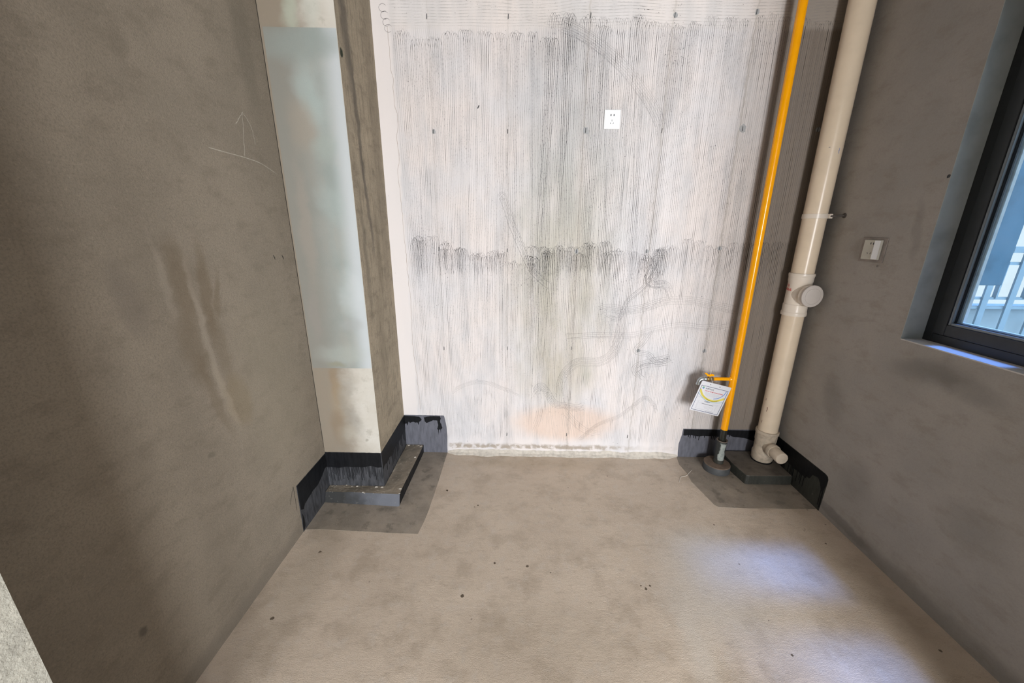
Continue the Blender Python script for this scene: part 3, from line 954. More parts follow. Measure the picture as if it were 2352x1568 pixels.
for key, (pts, n, sp) in SC_.items():
    base = smooth_path(pts, 8)
    for k in range(n):
        o_ = offset_path(base, (k - n / 2) * sp * rnd.uniform(0.8, 1.15))
        cut0 = rnd.randint(0, 4)
        cut1 = len(o_) - rnd.randint(0, 5)
        o_ = [(u + 0.003 * mnoise.noise((i * 0.3, k * 3.1, 1)), v + 0.003 * mnoise.noise((i * 0.3, k * 3.1, 8))) for i, (u, v) in enumerate(o_)][cut0:cut1]
        ribbon(bm, o_, rnd.uniform(0.0014, 0.0024) * (1.1 if key in ('s4', 's7', 's11', 's8', 's8b', 's10') else 0.6 if key in ('s1', 's13', 's14') else 0.85), lambda u, v: (u, D - 0.0007, v))
for k in range(900):
    u, v = rnd.uniform(-0.66, 1.6), rnd.uniform(0.1, 2.6)
    l = rnd.uniform(0.001, 0.004)
    ribbon(bm, [(u, v), (u + l * 0.2, v + l), (u + l * 0.1, v + 1.8 * l)], rnd.uniform(0.0012, 0.0032), lambda u, v: (u, D - 0.0008, v))
# looped ends of the top strokes at the left edge
for i, (cx, cz) in enumerate([(-0.712, 2.562), (-0.705, 2.530), (-0.697, 2.500), (-0.690, 2.474)]):
    pts = [(cx + 0.020 * math.cos(t * 0.5), cz + 0.017 * math.sin(t * 0.5)) for t in range(1, 12)]
    ribbon(bm, pts, 0.0022, lambda u, v: (u, D - 0.0007, v))
# crumbled spots where strokes cross
for cx, cz, s_, n_ in ((0.13, 1.27, 0.05, 26), (0.30, 0.385, 0.07, 40), (0.14, 0.46, 0.05, 30), (0.79, 1.22, 0.05, 26), (0.63, 1.0, 0.03, 20), (0.10, 1.22, 0.06, 30), (0.80, 2.35, 0.03, 20), (0.9, 0.70, 0.05, 18)):
    for k in range(n_):
        u, v = cx + rnd.gauss(0, s_), cz + rnd.gauss(0, s_ * 0.6)
        a = rnd.uniform(0, math.pi)
        l = rnd.uniform(0.002, 0.008)
        ribbon(bm, [(u, v), (u + l * math.cos(a), v + l * math.sin(a)), (u + 1.6 * l * math.cos(a + .5), v + 1.6 * l * math.sin(a + .5))], rnd.uniform(0.0015, 0.0035), lambda u, v: (u, D - 0.0008, v))
link('scribble_grooves', bm, M_scrib, wall_back, kind='stuff')

bm = bmesh.new()
ck = [(-0.694, 2.484), (-0.694, 2.351), (-0.686, 2.233), (-0.687, 2.131), (-0.673, 2.069), (-0.687, 1.962), (-0.681, 1.875), (-0.695, 1.797), (-0.69, 1.671), (-0.687, 1.504), (-0.682, 1.329), (-0.678, 1.2), (-0.674, 1.039), (-0.68, 0.786), (-0.67, 0.608), (-0.662, 0.454), (-0.659, 0.327)]
ckp = [(u + 0.006 * mnoise.noise((v * 22, 0, 3)), v) for u, v in smooth_path(ck, 10)]
ribbon(bm, ckp, lambda i: 0.0012 + 0.0016 * abs(mnoise.noise((i * 0.3, 2, 2))), lambda u, v: (u, D - 0.0006, v))
link('plaster_crack', bm, M_crack, wall_back)

# formwork tie marks
ties = [(-0.49, 2.524, 1), (-0.077, 2.522, 1), (0.338, 2.526, 1), (0.758, 2.525, 2), (1.16, 2.536, 2), (-0.485, 2.001, 2), (-0.078, 2.002, 1),
        (0.344, 2.007, 3), (0.754, 2.007, 1), (1.182, 2.017, 3), (1.58, 2.013, 2), (-0.484, 1.377, 1), (-0.079, 1.372, 1), (0.329, 1.37, 2), (0.739, 1.373, 2),
        (1.159, 1.394, 2), (-0.481, 0.759, 1), (-0.077, 0.765, 1), (0.329, 0.77, 1), (0.75, 0.761, 2), (1.164, 0.764, 2), (-0.078, 0.15, 1), (0.328, 0.155, 1), (0.74, 0.149, 1)]
M_tie = simple('tie_mark_dark', (0.075, 0.078, 0.082), 0.9, 0, 0.1)
M_tie2 = simple('tie_mark_filler', (0.36, 0.37, 0.38), 0.9, 0, 0.1)
rnd = random.Random(9)
for x, z, kind_ in ties:
    bm = bmesh.new()
    ol = [(x - 0.0022, z - 0.012), (x + 0.002, z - 0.009), (x + 0.0026, z + 0.010), (x - 0.001, z + 0.014)]
    prism(bm, ol, lambda u, v: (u, D - 0.0002, v), (0, -0.0010, 0), 0)
    if kind_ >= 2:
        s_ = 0.016 if kind_ == 2 else 0.025
        ol = [(x + 0.003 + s_ * math.cos(t * math.pi / 4) * rnd.uniform(0.5, 1), z + s_ * math.sin(t * math.pi / 4) * rnd.uniform(0.6, 1)) for t in range(8)]
        prism(bm, ol, lambda u, v: (u, D - 0.0002, v), (0, -0.0006, 0), 1)
    link('tie_mark', bm, [M_tie, M_tie2], wall_back)
bm = bmesh.new()
prism(bm, [(-0.243, 2.112), (-0.236, 2.113), (-0.229, 2.126), (-0.234, 2.128)], lambda u, v: (u, D - 0.0002, v), (0, -0.001, 0))
link('gouge', bm, M_tie, wall_back)

# scratches on the left wall
bm = bmesh.new()
for pts in ([(1.445, 1.763), (1.531, 1.761), (1.623, 1.76), (1.726, 1.752), (1.826, 1.723)], [(1.628, 1.761), (1.644, 1.843), (1.66, 1.927)],
            [(1.609, 1.873), (1.640, 1.905), (1.663, 1.928)], [(1.664, 1.924), (1.697, 1.889), (1.707, 1.84), (1.706, 1.82)]):
    pp = smooth_path(pts, 8)
    pp = [(u + 0.0025 * mnoise.noise((i * 0.4, 0, 4)), v) for i, (u, v) in enumerate(pp)]
    ribbon(bm, pp, lambda i: 0.0028 + 0.0022 * mnoise.noise((i * 0.7, 1, 1)), lambda u, v: (XL + 0.0006, u, v))
link('scratched_arrow', bm, M_chalk, wall_left)
bm = bmesh.new()
for pts in ([(1.514, 0.211), (1.531, 0.248), (1.556, 0.285)], [(1.556, 0.285), (1.555, 0.215), (1.552, 0.148)]):
    pp = smooth_path(pts, 8)
    ribbon(bm, pp, 0.0025, lambda u, v: (XL + 0.0006, u, v))
for u, v in ((1.709, 1.369), (1.772, 1.365)):
    ribbon(bm, [(u - 0.008, v + 0.010), (u, v - 0.002), (u + 0.002, v - 0.012)], 0.007, lambda a, b: (XL + 0.0006, a, b))
link('pencil_marks', bm, M_dark_line, wall_left)

# ------------------------------------------------------------------ waterproof coating
TH = 0.0018


def drip_edge(u0, u1, vbase, amp, drip, n=40, seed=0, slope=0.0, pdrip=0.3):
    """lower edge of a dark band from u1 back to u0: ragged, with runs"""
    rnd_ = random.Random(seed)
    pts = []
    for i in range(n + 1):
        u = u1 + (u0 - u1) * i / n
        b = vbase + slope * (u - u0) + amp * mnoise.noise((u * 16, seed, 0))
        if 0 < i < n and rnd_.random() < pdrip:
            d = rnd_.uniform(0.4, 1) * drip
            s = (u0 - u1) / n * 0.22
            pts += [(u - s * 1.2, b), (u - s * 0.7, b - d), (u + s * 0.7, b - d * 1.02), (u + s * 1.2, b)]
        else:
            pts.append((u, b))
    return pts


def coat(name, outline, to3, nvec, mat, parent, th=TH):
    bm_ = bmesh.new()
    prism(bm_, outline, to3, Vector(nvec) * th)
    return link(name, bm_, mat, parent)


def ragged(u0, u1, v, seed, amp=0.0015, n=24):
    return [(u0 + (u1 - u0) * i / n, v + amp * mnoise.noise((i * 0.9, seed, 0))) for i in range(n + 1)]


def rag(outline, amp=0.004, stp=0.004, sd=0.0):
    out = []
    n_ = len(outline)
    for i in range(n_):
        a, b = outline[i], outline[(i + 1) % n_]
        l = math.hypot(b[0] - a[0], b[1] - a[1])
        k_ = max(1, int(l / stp))
        for j in range(k_):
            u = a[0] + (b[0] - a[0]) * j / k_
            v = a[1] + (b[1] - a[1]) * j / k_
            am_ = amp if v < 0.272 else 0.001
            out.append((u + amp * 0.4 * mnoise.noise((u * 90, v * 90, sd)), v + am_ * mnoise.noise((u * 170, v * 60, sd + 3))))
    return out


onL = lambda u, v: (XL, u, v)
onF = lambda u, v: (u, YC - 0.0015, v)
onS = lambda u, v: (XC, u, v)
onB = lambda u, v: (u, D, v)
onR = lambda u, v: (XR, u, v)
nL, nF, nS, nB, nR = (1, 0, 0), (0, -1, 0), (1, 0, 0), (0, -1, 0), (-1, 0, 0)
# left wall
coat('waterproof_coating', [(1.572, 0), (YC, 0)] + ragged(YC, 1.578, 0.270, 1), onL, nL, M_coatw, wall_left)
coat('dark_coating_band', [(YC - .002, 0.268)] + ragged(YC - .002, 1.580, 0.2690, 1)[1:] + [(1.579, 0.13)] + [(1.60, 0.115), (1.62, 0.135), (1.65, 0.14), (1.70, 0.150), (1.75, 0.147), (1.80, 0.165), (1.84, 0.19), (YC - .002, 0.185)], onL, nL, M_black, wall_left, 0.0028)
coat('dark_coating_run', [(1.573, 0.001), (1.592, 0.02), (1.594, 0.07), (1.585, 0.10), (1.576, 0.05)], onL, nL, M_black, wall_left, 0.0026)
# pier front
coat('waterproof_coating', [(XL + .002, 0), (XC + 0.0, 0), (XC, 0.277)] + ragged(XC, XL + .002, 0.278, 2)[1:], onF, nF, M_coatw, pier)
coat('dark_coating_band', [(XL + .002, 0.277), (XC - 0.001, 0.277)] + drip_edge(XL + .002, XC - 0.001, 0.180, 0.018, 0.09, 64, 5, 0.02, 0.70)[0:], onF, nF, M_black, pier, 0.0028)
# pier side
coat('waterproof_coating', [(YC - 0.002, 0), (D, 0), (D, 0.283), (YC - 0.002, 0.278)], onS, nS, M_coatw, pier)
coat('dark_coating_band', [(YC - 0.0, 0.277), (D - 0.001, 0.282)] + drip_edge(YC, D - 0.001, 0.165, 0.03, 0.09, 26, 8, 0.03, 0.5), onS, nS, M_black, pier, 0.0028)
# back wall, left
coat('waterproof_coating', [(XC, 0), (-0.490, 0), (-0.489, 0.06), (-0.486, 0.13), (-0.489, 0.20), (-0.496, 0.255), (-0.503, 0.284)] + ragged(-0.503, XC, 0.285, 3)[1:], onB, nB, M_coat, wall_back)
ol = [(-0.772, 0.280), (-0.70, 0.277), (-0.665, 0.270), (-0.655, 0.250), (-0.672, 0.236), (-0.680, 0.212), (-0.686, 0.232), (-0.700, 0.228), (-0.712, 0.236), (-0.735, 0.225), (-0.745, 0.236), (-0.755, 0.205), (-0.762, 0.225), (-0.772, 0.215)]
coat('dark_coating_band', rag(ol), onB, nB, M_black, wall_back, 0.0028)
ol = [(-0.640, 0.268), (-0.622, 0.274), (-0.60, 0.278), (-0.57, 0.280), (-0.53, 0.279), (-0.525, 0.262), (-0.532, 0.24), (-0.523, 0.215), (-0.517, 0.192), (-0.527, 0.18), (-0.529, 0.150), (-0.532, 0.180), (-0.541, 0.178), (-0.543, 0.135), (-0.547, 0.178), (-0.553, 0.186), (-0.545, 0.21), (-0.55, 0.245), (-0.575, 0.25), (-0.60, 0.238), (-0.622, 0.228), (-0.634, 0.238)]
coat('dark_coating_band', rag(ol), onB, nB, M_black, wall_back, 0.0028)
# back wall, right
coat('waterproof_coating', [(1.098, 0), (XR - .001, 0), (XR - .001, 0.214)] + ragged(XR - .001, 1.108, 0.216, 4)[1:] + [(1.103, 0.16), (1.092, 0.10), (1.094, 0.04)], onB, nB, M_coat, wall_back)
coat('dark_coating_band', [(1.113, 0.212), (XR - .002, 0.211)] + [(XR - .002, 0.10), (1.60, 0.13), (1.52, 0.155)] + drip_edge(1.113, 1.47, 0.165, 0.02, 0.03, 30, 12, 0.0, 0.3), onB, nB, M_black, wall_back, 0.0028)
# right wall
coat('waterproof_coating', [(1.806, 0), (D, 0), (D, 0.222), (1.825, 0.226), (1.806, 0.220), (1.799, 0.205), (1.799, 0.18), (1.803, 0.06)], onR, nR, M_coatg, wall_right)
coat('dark_coating_band', [(D - .002, 0.220), (1.826, 0.2245), (1.808, 0.2185), (1.8005, 0.204), (1.801, 0.17), (1.808, 0.13), (1.805, 0.02), (1.812, 0.02), (1.816, 0.12), (1.821, 0.115), (1.818, 0.03), (1.823, 0.03), (1.826, 0.125), (1.84, 0.155), (1.86, 0.175)] +
     [(1.90, 0.165), (1.915, 0.13), (1.935, 0.13)] + drip_edge(1.94, D - .002, 0.115, 0.015, 0.10, 34, 15, 0.0, 0.6)[::-1], onR, nR, M_black, wall_right, 0.0028)
# coated floor areas
onFl = lambda u, v: (u, v, 0)
coat('coated_area', [(XL, 1.585), (-1.02, 1.590), (-0.80, 1.582), (-0.55, 1.573), (-0.506, 1.574), (-0.495, 1.66), (-0.490, 1.75), (-0.488, 2.0), (-0.490, 2.20), (-0.491, D), (XC, D), (XC, YC), (XL, YC)], onFl, (0, 0, 1), M_cfloor, floor, 0.0015)
coat('coated_area', [(1.090, D), (1.072, 2.22), (1.085, 2.12), (1.078, 2.04), (1.10, 1.93), (1.118, 1.835), (1.135, 1.817), (1.30, 1.812), (1.50, 1.813), (XR, 1.818), (XR, D)], onFl, (0, 0, 1), M_cfloor, floor, 0.0015)

# mortar bead along the back wall
bm = bmesh.new()
n = 90
rows = []
for i in range(n + 1):
    x = -0.485 + (1.575) * i / n
    s = min(1, i / 4, (n - i) / 4) * 0.8 + 0.2
    h = (0.018 + 0.012 * mnoise.noise((x * 9, 0, 1)) + 0.004 * mnoise.noise((x * 50, 0, 1))) * s
    dd = (0.026 + 0.014 * mnoise.noise((x * 7, 3, 1)) + 0.006 * mnoise.noise((x * 40, 3, 1))) * s
    rows.append([bm.verts.new((x, D - y_, z_)) for y_, z_ in ((0, h + 0.012), (0.006, h + 0.006), (dd * 0.5, h * 0.62 + 0.003 * mnoise.noise((x * 60, 2, 2))), (dd, h * 0.30), (dd * 1.25, 0.0))])
for a, b in zip(rows, rows[1:]):
    for k in range(4):
        bm.faces.new((a[k], a[k + 1], b[k + 1], b[k]))
for rw, rev in ((rows[0], True), (rows[-1], False)):
    c0 = bm.verts.new((rw[0].co.x, D, 0))
    bm.faces.new(([c0] + rw) if rev else ([c0] + rw)[::-1])
bmesh.ops.recalc_face_normals(bm, faces=bm.faces)
link('trim_2', bm, M_mortar, smooth=True, kind='structure')

# ------------------------------------------------------------------ L-shaped concrete kerb around the pier
kerb = thing('concrete_kerb', 'low L-shaped concrete kerb around the foot of the pier, dusty top and dark sides', 'kerb', (-0.85, 1.83, 0))


def kerb_pt(u, v):
    return (u, v, 0.0015)


ko = [(XL + 0.004, YC - 0.004), (XL + 0.004, 1.790), (-0.90, 1.780), (-0.668, 1.768), (-0.662, 1.775), (-0.658, 2.05), (-0.655, D - 0.003), (XC + 0.004, D - 0.003), (XC + 0.004, YC - 0.004)]
kt = [(XL + 0.004, YC - 0.004), (XL + 0.006, 1.806), (-0.90, 1.806), (-0.672, 1.797), (-0.666, 1.803), (-0.658, 2.05), (-0.653, D - 0.003), (XC + 0.004, D - 0.003), (XC + 0.004, YC - 0.004)]
bm = bmesh.new()
vb = [bm.verts.new((u, v, 0.0016)) for u, v in ko]
vt = [bm.verts.new((u, v, 0.060)) for u, v in kt]
f = bm.faces.new(vt)
k = len(ko)
side_f = []
for i in range(k):
    j = (i + 1) % k
    side_f.append(bm.faces.new((vb[i], vb[j], vt[j], vt[i])))
bm.faces.new(vb[::-1])
for i, q in enumerate(side_f):
    q.material_index = 2 if i in (4, 5) else 1
bmesh.ops.recalc_face_normals(bm, faces=bm.faces)
bmesh.ops.triangulate(bm, faces=[x for x in bm.faces if len(x.verts) > 4])
bmesh.ops.subdivide_edges(bm, edges=bm.edges, cuts=6, use_grid_fill=True)
for v in bm.verts:
    if 0.005 < v.co.z:
        v.co += Vector((0.0018 * mnoise.noise(v.co * 22), 0.0018 * mnoise.noise(v.co * 22 + Vector((9, 0, 0))), 0.0025 * mnoise.noise(v.co * 18))) * (1 if v.co.y < D - 0.01 and v.co.x > XL + 0.01 else 0)
link('kerb_body', bm, [M_ktop, M_kfront, M_black], kerb)
rnd = random.Random(14)
# crumbs of mortar along the joints
bm = bmesh.new()
for k in range(46):
    t = rnd.random() ** 1.6 if k % 2 else 1 - rnd.random() ** 2.2
    side = rnd.randint(0, 3)
    if side == 0:
        p = (XL + 0.02 + t * 0.30, YC - 0.012, 0.062)
    elif side == 1:
        p = (XL + 0.02 + t * 0.41, 1.803 + rnd.uniform(0, 0.004), 0.060)
    elif side == 2:
        p = (-0.668 + rnd.uniform(-0.006, 0.0), 1.81 + t * 0.48, 0.060)
    else:
        p = (-0.765 + t * 0.10, D - 0.014, 0.062)
    r_ = rnd.choice((0.0012, 0.0018, 0.0025, 0.0045, 0.006)) * rnd.uniform(0.7, 1.2)
    p = (p[0] + rnd.gauss(0, 0.004), p[1] + rnd.gauss(0, 0.004) * (1 if p[1] < D - 0.03 else 0), p[2])
    mt = Matrix.Translation(p) @ Matrix.Diagonal((r_ * rnd.uniform(1, 2.2), r_ * rnd.uniform(0.8, 1.3), r_ * 0.6, 1))
    bmesh.ops.create_icosphere(bm, subdivisions=1, radius=1.0, matrix=mt)
link('mortar_crumbs', bm, M_mortar, kerb, kind='stuff')

# ------------------------------------------------------------------ window
win = bpy.data.objects.new('window_1', None)
win.location = (XR + 0.12, (WY0 + WY1) / 2, WZ0)
COL.objects.link(win)
win['kind'] = 'structure'
FX0, FX1 = XR + 0.090, XR + 0.150
my0, my1 = 1.135, 1.245
e_ = 0.0005
fw = 0.036
link('window_frame', boxes(
    (FX0, FX1, WY1 - fw, WY1 - e_, WZ0 + e_, WZ1 - e_), (FX0, FX1, WY0 + e_, WY0 + fw, WZ0 + e_, WZ1 - e_),
    (FX0, FX1, WY0 + fw, WY1 - fw, WZ0 + e_, WZ0 + fw), (FX0, FX1, WY0 + fw, WY1 - fw, WZ1 - fw, WZ1 - e_),
    (FX0, FX1, my0 + 0.03, my1 - 0.03, WZ0 + fw, WZ1 - fw)), M_alu, win, bevel=0.0015)
for y0, y1 in ((my1 - 0.028, WY1 - fw - 0.002), (WY0 + fw + 0.002, my0 + 0.028)):
    z0, z1 = WZ0 + fw + 0.002, WZ1 - fw - 0.002
    sx0, sx1 = XR + 0.084, XR + 0.140
    w = 0.045
    sash = link('sash', boxes(
        (sx0, sx1, y1 - w, y1, z0, z1), (sx0, sx1, y0, y0 + w, z0, z1),
        (sx0, sx1, y0 + w, y1 - w, z0, z0 + w), (sx0, sx1, y0 + w, y1 - w, z1 - w, z1)), M_alu, win, bevel=0.002)
    yb0, yb1, zb0, zb1 = y0 + w, y1 - w, z0 + w, z1 - w
    b = 0.010
    link('glazing_bead', boxes(
        (sx0 + .004, sx0 + .020, yb1 - b, yb1, zb0, zb1), (sx0 + .004, sx0 + .020, yb0, yb0 + b, zb0, zb1),
        (sx0 + .004, sx0 + .020, yb0 + b, yb1 - b, zb0, zb0 + b), (sx0 + .004, sx0 + .020, yb0 + b, yb1 - b, zb1 - b, zb1)), M_alu2, sash, bevel=0.002)
    c = 0.012
    link('gasket', boxes(
        (sx0 + .016, sx0 + .026, yb1 - c, yb1, zb0, zb1), (sx0 + .016, sx0 + .026, yb0, yb0 + c, zb0, zb1),
        (sx0 + .016, sx0 + .026, yb0 + c, yb1 - c, zb0, zb0 + c), (sx0 + .016, sx0 + .026, yb0 + c, yb1 - c, zb1 - c, zb1)), M_gasket, sash)
    link('spacer', boxes(
        (sx0 + .031, sx0 + .043, yb1 - 0.026, yb1 - 0.013, zb0, zb1), (sx0 + .031, sx0 + .043, yb0 + .013, yb0 + 0.026, zb0, zb1),
        (sx0 + .031, sx0 + .043, yb0 + 0.026, yb1 - 0.026, zb0 + .001, zb0 + 0.016), (sx0 + .031, sx0 + .043, yb0 + 0.026, yb1 - 0.026, zb1 - 0.016, zb1 - .001)), M_spacer, sash)
    pane_bm = bmesh.new()
    xg = sx0 + 0.028
    pane_bm.faces.new([pane_bm.verts.new((xg, y, z)) for y, z in ((yb0 + .002, zb0 + .002), (yb0 + .002, zb1 - .002), (yb1 - .002, zb1 - .002), (yb1 - .002, zb0 + .002))])
    link('window_pane', pane_bm, M_glass, sash)
sill = boxes((XR - 0.0005, FX0, WY0 + 0.001, WY1 - 0.001, WZ0 - 0.004, WZ0 + 0.0004))  # thin pale sheet added so the lit sill strip comes out brighter
link('pale_sill_sheet', sill, M_front2, win)
link('jamb_skim', boxes((XR - 0.0004, FX0, WY1 - 0.0012, WY1 + 0.001, WZ0 + 0.0006, WZ1)), M_jskim, win)
# outer reveal lining
link('outer_reveal', boxes(
    (FX1, XR + T + 0.004, WY1 - 0.022, WY1 - e_, WZ0 + e_, WZ1 - e_), (FX1, XR + T + 0.004, WY0 + e_, WY0 + 0.022, WZ0 + e_, WZ1 - e_),
    (FX1, XR + T + 0.004, WY0 + 0.022, WY1 - 0.022, WZ0 + e_, WZ0 + 0.02)), M_out, win)

# ------------------------------------------------------------------ outside
fin = thing('exterior_panel', 'dark blue-grey hanging wall panel outside the window, right above the railing', 'wall panel', (2.4, 2.4, 1.18))
link('panel_body', boxes((XR + T + 0.01, 2.947, 2.40, 2.52, 1.181, 4.2)), M_fin, fin, bevel=0.004)
link('panel_edge_strip', boxes((XR + T + 0.01, 2.30, 2.385, 2.40, 1.31, 4.2)), M_out, fin)
rail = thing('balcony_railing', 'blue-grey balcony railing with upright bars seen through the window', 'railing', (4.4, 3.2, -0.2))
for z0, z1 in ((0.958, 0.978), (0.880, 0.902), (1.335, 1.383), (1.24, 1.262)):
    link('rail_bar', boxes((3.2 if z0 < 1.2 else 3.93, 6.4, 3.20, 3.23, z0, z1)), M_rail, rail)
k = 0
x = 3.385
while x < 6.2:
    link('post', boxes((x, x + 0.048, 3.185, 3.20, -0.4, 1.34)), M_rail, rail)
    x += 0.208
for x in (3.905, 4.135, 4.60):
    link('thin_bar', boxes((x, x + 0.014, 3.19, 3.22, 0.97, 1.24)), M_rail, rail)
para = thing('parapet', 'pale blue parapet wall behind the balcony railing outside', 'wall', (4.6, 3.45, -0.4))
link('parapet_body', boxes((2.6, 6.8, 3.40, 3.52, -0.4, 0.845)), M_para, para, bevel=0.005)
link('parapet_cap', boxes((2.6, 6.8, 3.37, 3.55, 0.845, 0.862)), M_rail, para)

# ------------------------------------------------------------------ concrete pads
pad = thing('concrete_pad', 'square dark coated concrete pad under the cream drain pipe in the corner', 'concrete pad', (1.53, 2.16, 0))
po = [(1.372, 2.300), (1.372, 2.155), (1.392, 2.030), (1.410, 2.022), (1.674, 2.026), (1.674, 2.300)]
bm = bmesh.new()
vb = [bm.verts.new((u, v, 0.0016)) for u, v in po]
vt = [bm.verts.new((u + (0.004 if u < 1.6 else -0.0), v + (0.004 if v < 2.2 else 0), 0.062)) for u, v in po]
bm.faces.new(vt)
for i in range(len(po)):
    j = (i + 1) % len(po)
    bm.faces.new((vb[i], vb[j], vt[j], vt[i])).material_index = 1
bm.faces.new(vb[::-1])
bmesh.ops.recalc_face_normals(bm, faces=bm.faces)
link('pad_body', bm, [M_pad, M_coatg], pad, bevel=0.004)

puck = thing('concrete_collar', 'round concrete collar around the foot of the yellow gas pipe', 'concrete collar', (1.303, 2.189, 0))
bm = bmesh.new()
lathe(bm, (1.293, 2.179, 0.0016), (0, 0, 1), [(0.081, 0), (0.079, 0.044), (0.076, 0.048), (0.0, 0.049)], 40, 1, cap=False)
for f in bm.faces:
    if f.calc_center_median().z > 0.047:
        f.material_index = 0
link('collar_body', bm, [M_puck, simple('collar_side', (0.075, 0.08, 0.085), 0.6, 0, 0.4, 0.12, 20, 0.5)], puck, smooth=True)

# ------------------------------------------------------------------ yellow gas pipe
GX, GY, GR = 1.303, 2.185, 0.0205
gas = thing('gas_pipe', 'thin glossy yellow gas pipe standing against the back wall, with a small side valve', 'pipe', (GX, GY, 0.05))
bm = bmesh.new()
lathe(bm, (GX, GY, 0.288), (0, 0, 1), [(GR, 0), (GR, ZC - 0.289)], 32)
riser = link('riser', bm, M_yellow, gas, smooth=True)
bm = bmesh.new()
lathe(bm, (GX, GY, 0.06), (0, 0, 1), [(GR - .0006, 0), (GR - .0006, 0.228)], 32)
link('unpainted_end', bm, M_bare, gas, smooth=True)
bm = bmesh.new()
lathe(bm, (GX, GY, 0.0505), (0, 0, 1), [(0.029, 0), (0.0295, 0.12), (0.031, 0.150), (0.0325, 0.158)], 36, 0, cap=False)
lathe(bm, (GX, GY, 0.0505), (0, 0, 1), [(0.0325, 0.158), (0.0320, 0.163), (0.0225, 0.160), (0.0222, 0.05)], 36, 1, cap=False)
slv = link('sleeve', bm, [M_galv, M_rim], gas, smooth=True)
bm = bmesh.new()
lathe(bm, (GX, GY, 0.0505), (0, 0, 1), [(0.0305, 0), (0.0305, 0.022), (0.0295, 0.026)], 36, 0, cap=False)
link('sleeve_foot', bm, M_coatg, slv, smooth=True)
# side branch
BZ = 0.628
bm = bmesh.new()
tube(bm, [(GX, GY, BZ), (1.178, GY, BZ)], 0.0105, 20)
br = link('branch', bm, M_yellow, gas, smooth=True)
bm = bmesh.new()
tube(bm, [(GX - 0.008, GY, BZ), (GX - 0.022, GY, BZ), (GX - 0.026, GY, BZ)], [0.0150, 0.0135, 0.0108], 20)
link('weld', bm, M_yellow, br, smooth=True)
bm = bmesh.new()
lathe(bm, (1.182, GY, BZ), (-1, 0, 0), [(0.0125, 0), (0.0135, 0.004), (0.0135, 0.010)], 6, 0)
lathe(bm, (1.172, GY, BZ), (-1, 0, 0), [(0.0105, 0), (0.0115, 0.006), (0.0115, 0.022), (0.0105, 0.028)], 24, 0)
lathe(bm, (1.144, GY, BZ), (-1, 0, 0), [(0.0130, 0), (0.0130, 0.008)], 6, 0)
lathe(bm, (1.158, GY, BZ + 0.008), (0, 0, 1), [(0.006, 0), (0.006, 0.010)], 16, 0)
valve = link('valve', bm, M_brass, gas, bevel=0.0006)
bm = bmesh.new()
box(bm, 1.150, 1.166, GY - 0.006, GY + 0.006, BZ + 0.017, BZ + 0.023)
prism(bm, [(1.1665, BZ + 0.0175), (1.1665, BZ + 0.024), (1.150, BZ + 0.025), (1.140, BZ + 0.036), (1.128, BZ + 0.040), (1.126, BZ + 0.033), (1.137, BZ + 0.026), (1.142, BZ + 0.018)],
      lambda u, v: (u, GY + 0.0055, v), (0, -0.011, 0))
prism(bm, [(1.145, BZ + 0.018), (1.158, BZ + 0.022), (1.180, BZ + 0.019), (1.183, BZ + 0.028), (1.168, BZ + 0.033), (1.150, BZ + 0.028)],
      lambda u, v: (u, GY + 0.006, v), (0, -0.012, 0))
link('valve_handle', bm, M_yellow, valve, bevel=0.001)
bm = bmesh.new()
pts = [(1.137, GY, BZ)]
rc = 0.024
for i in range(0, 9):
    a = math.pi / 2 * i / 8
    pts.append((1.122 - rc * math.sin(a), GY, BZ - rc + rc * math.cos(a)))
pts.append((1.122 - rc, GY, BZ - rc - 0.006))
tube(bm, pts, 0.0125, 24)
lathe(bm, (1.139, GY, BZ), (-1, 0, 0), [(0.0145, 0), (0.0150, 0.003), (0.0150, 0.010), (0.0130, 0.013)], 24)
lathe(bm, (1.122 - rc, GY, BZ - rc - 0.002), (0, 0, -1), [(0.0130, 0), (0.0150, 0.003), (0.0150, 0.011), (0.0115, 0.013)], 24)
link('outlet_elbow', bm, M_zinc, gas, smooth=True)

# warning tag hanging from the branch
TO = Vector((1.100, 2.150, 0.631))
TR_ = Vector((1.281, 2.150, 0.586))
BL = Vector((1.051, 2.150, 0.461))
ux = (TR_ - TO)
TW = ux.length
ux = ux.normalized()
uz = Vector((ux.z, 0, -ux.x)) * 1.0
uz = Vector((-0.262, 0.0, -0.965)).normalized()
THh = 0.198
tag = thing('warning_tag', 'white printed warning card hanging askew from the yellow branch pipe', 'tag', TO)


def tg(u, v):     # u across 0..1, v down 0..1
    p_ = TO + ux * (u * TW) + uz * (v * THh)
    return (p_.x, p_.y, p_.z)


bm = bmesh.new()
prism(bm, [(0, 0.02), (0.03, 0), (0.97, 0), (1, 0.02), (1, 0.98), (0.98, 1), (0.02, 1), (0, 0.98)], tg, (0, -0.0012, 0))
card = link('card', bm, M_card, tag)


def printed(name, polys, mat):
    b_ = bmesh.new()
    for pl in polys:
        prism(b_, pl, lambda u, v: (Vector(tg(u, v)) + Vector((0, -0.0012, 0))), (0, -0.0003, 0))
    return link(name, b_, mat, card)


def rect(u0, v0, u1, v1):
    return [(u0, v0), (u1, v0), (u1, v1), (u0, v1)]


def strip(pts, w):
    up = offset_path(pts, w / 2)
    dn = offset_path(pts, -w / 2)
    return [[up[i], up[i + 1], dn[i + 1], dn[i]] for i in range(len(pts) - 1)]


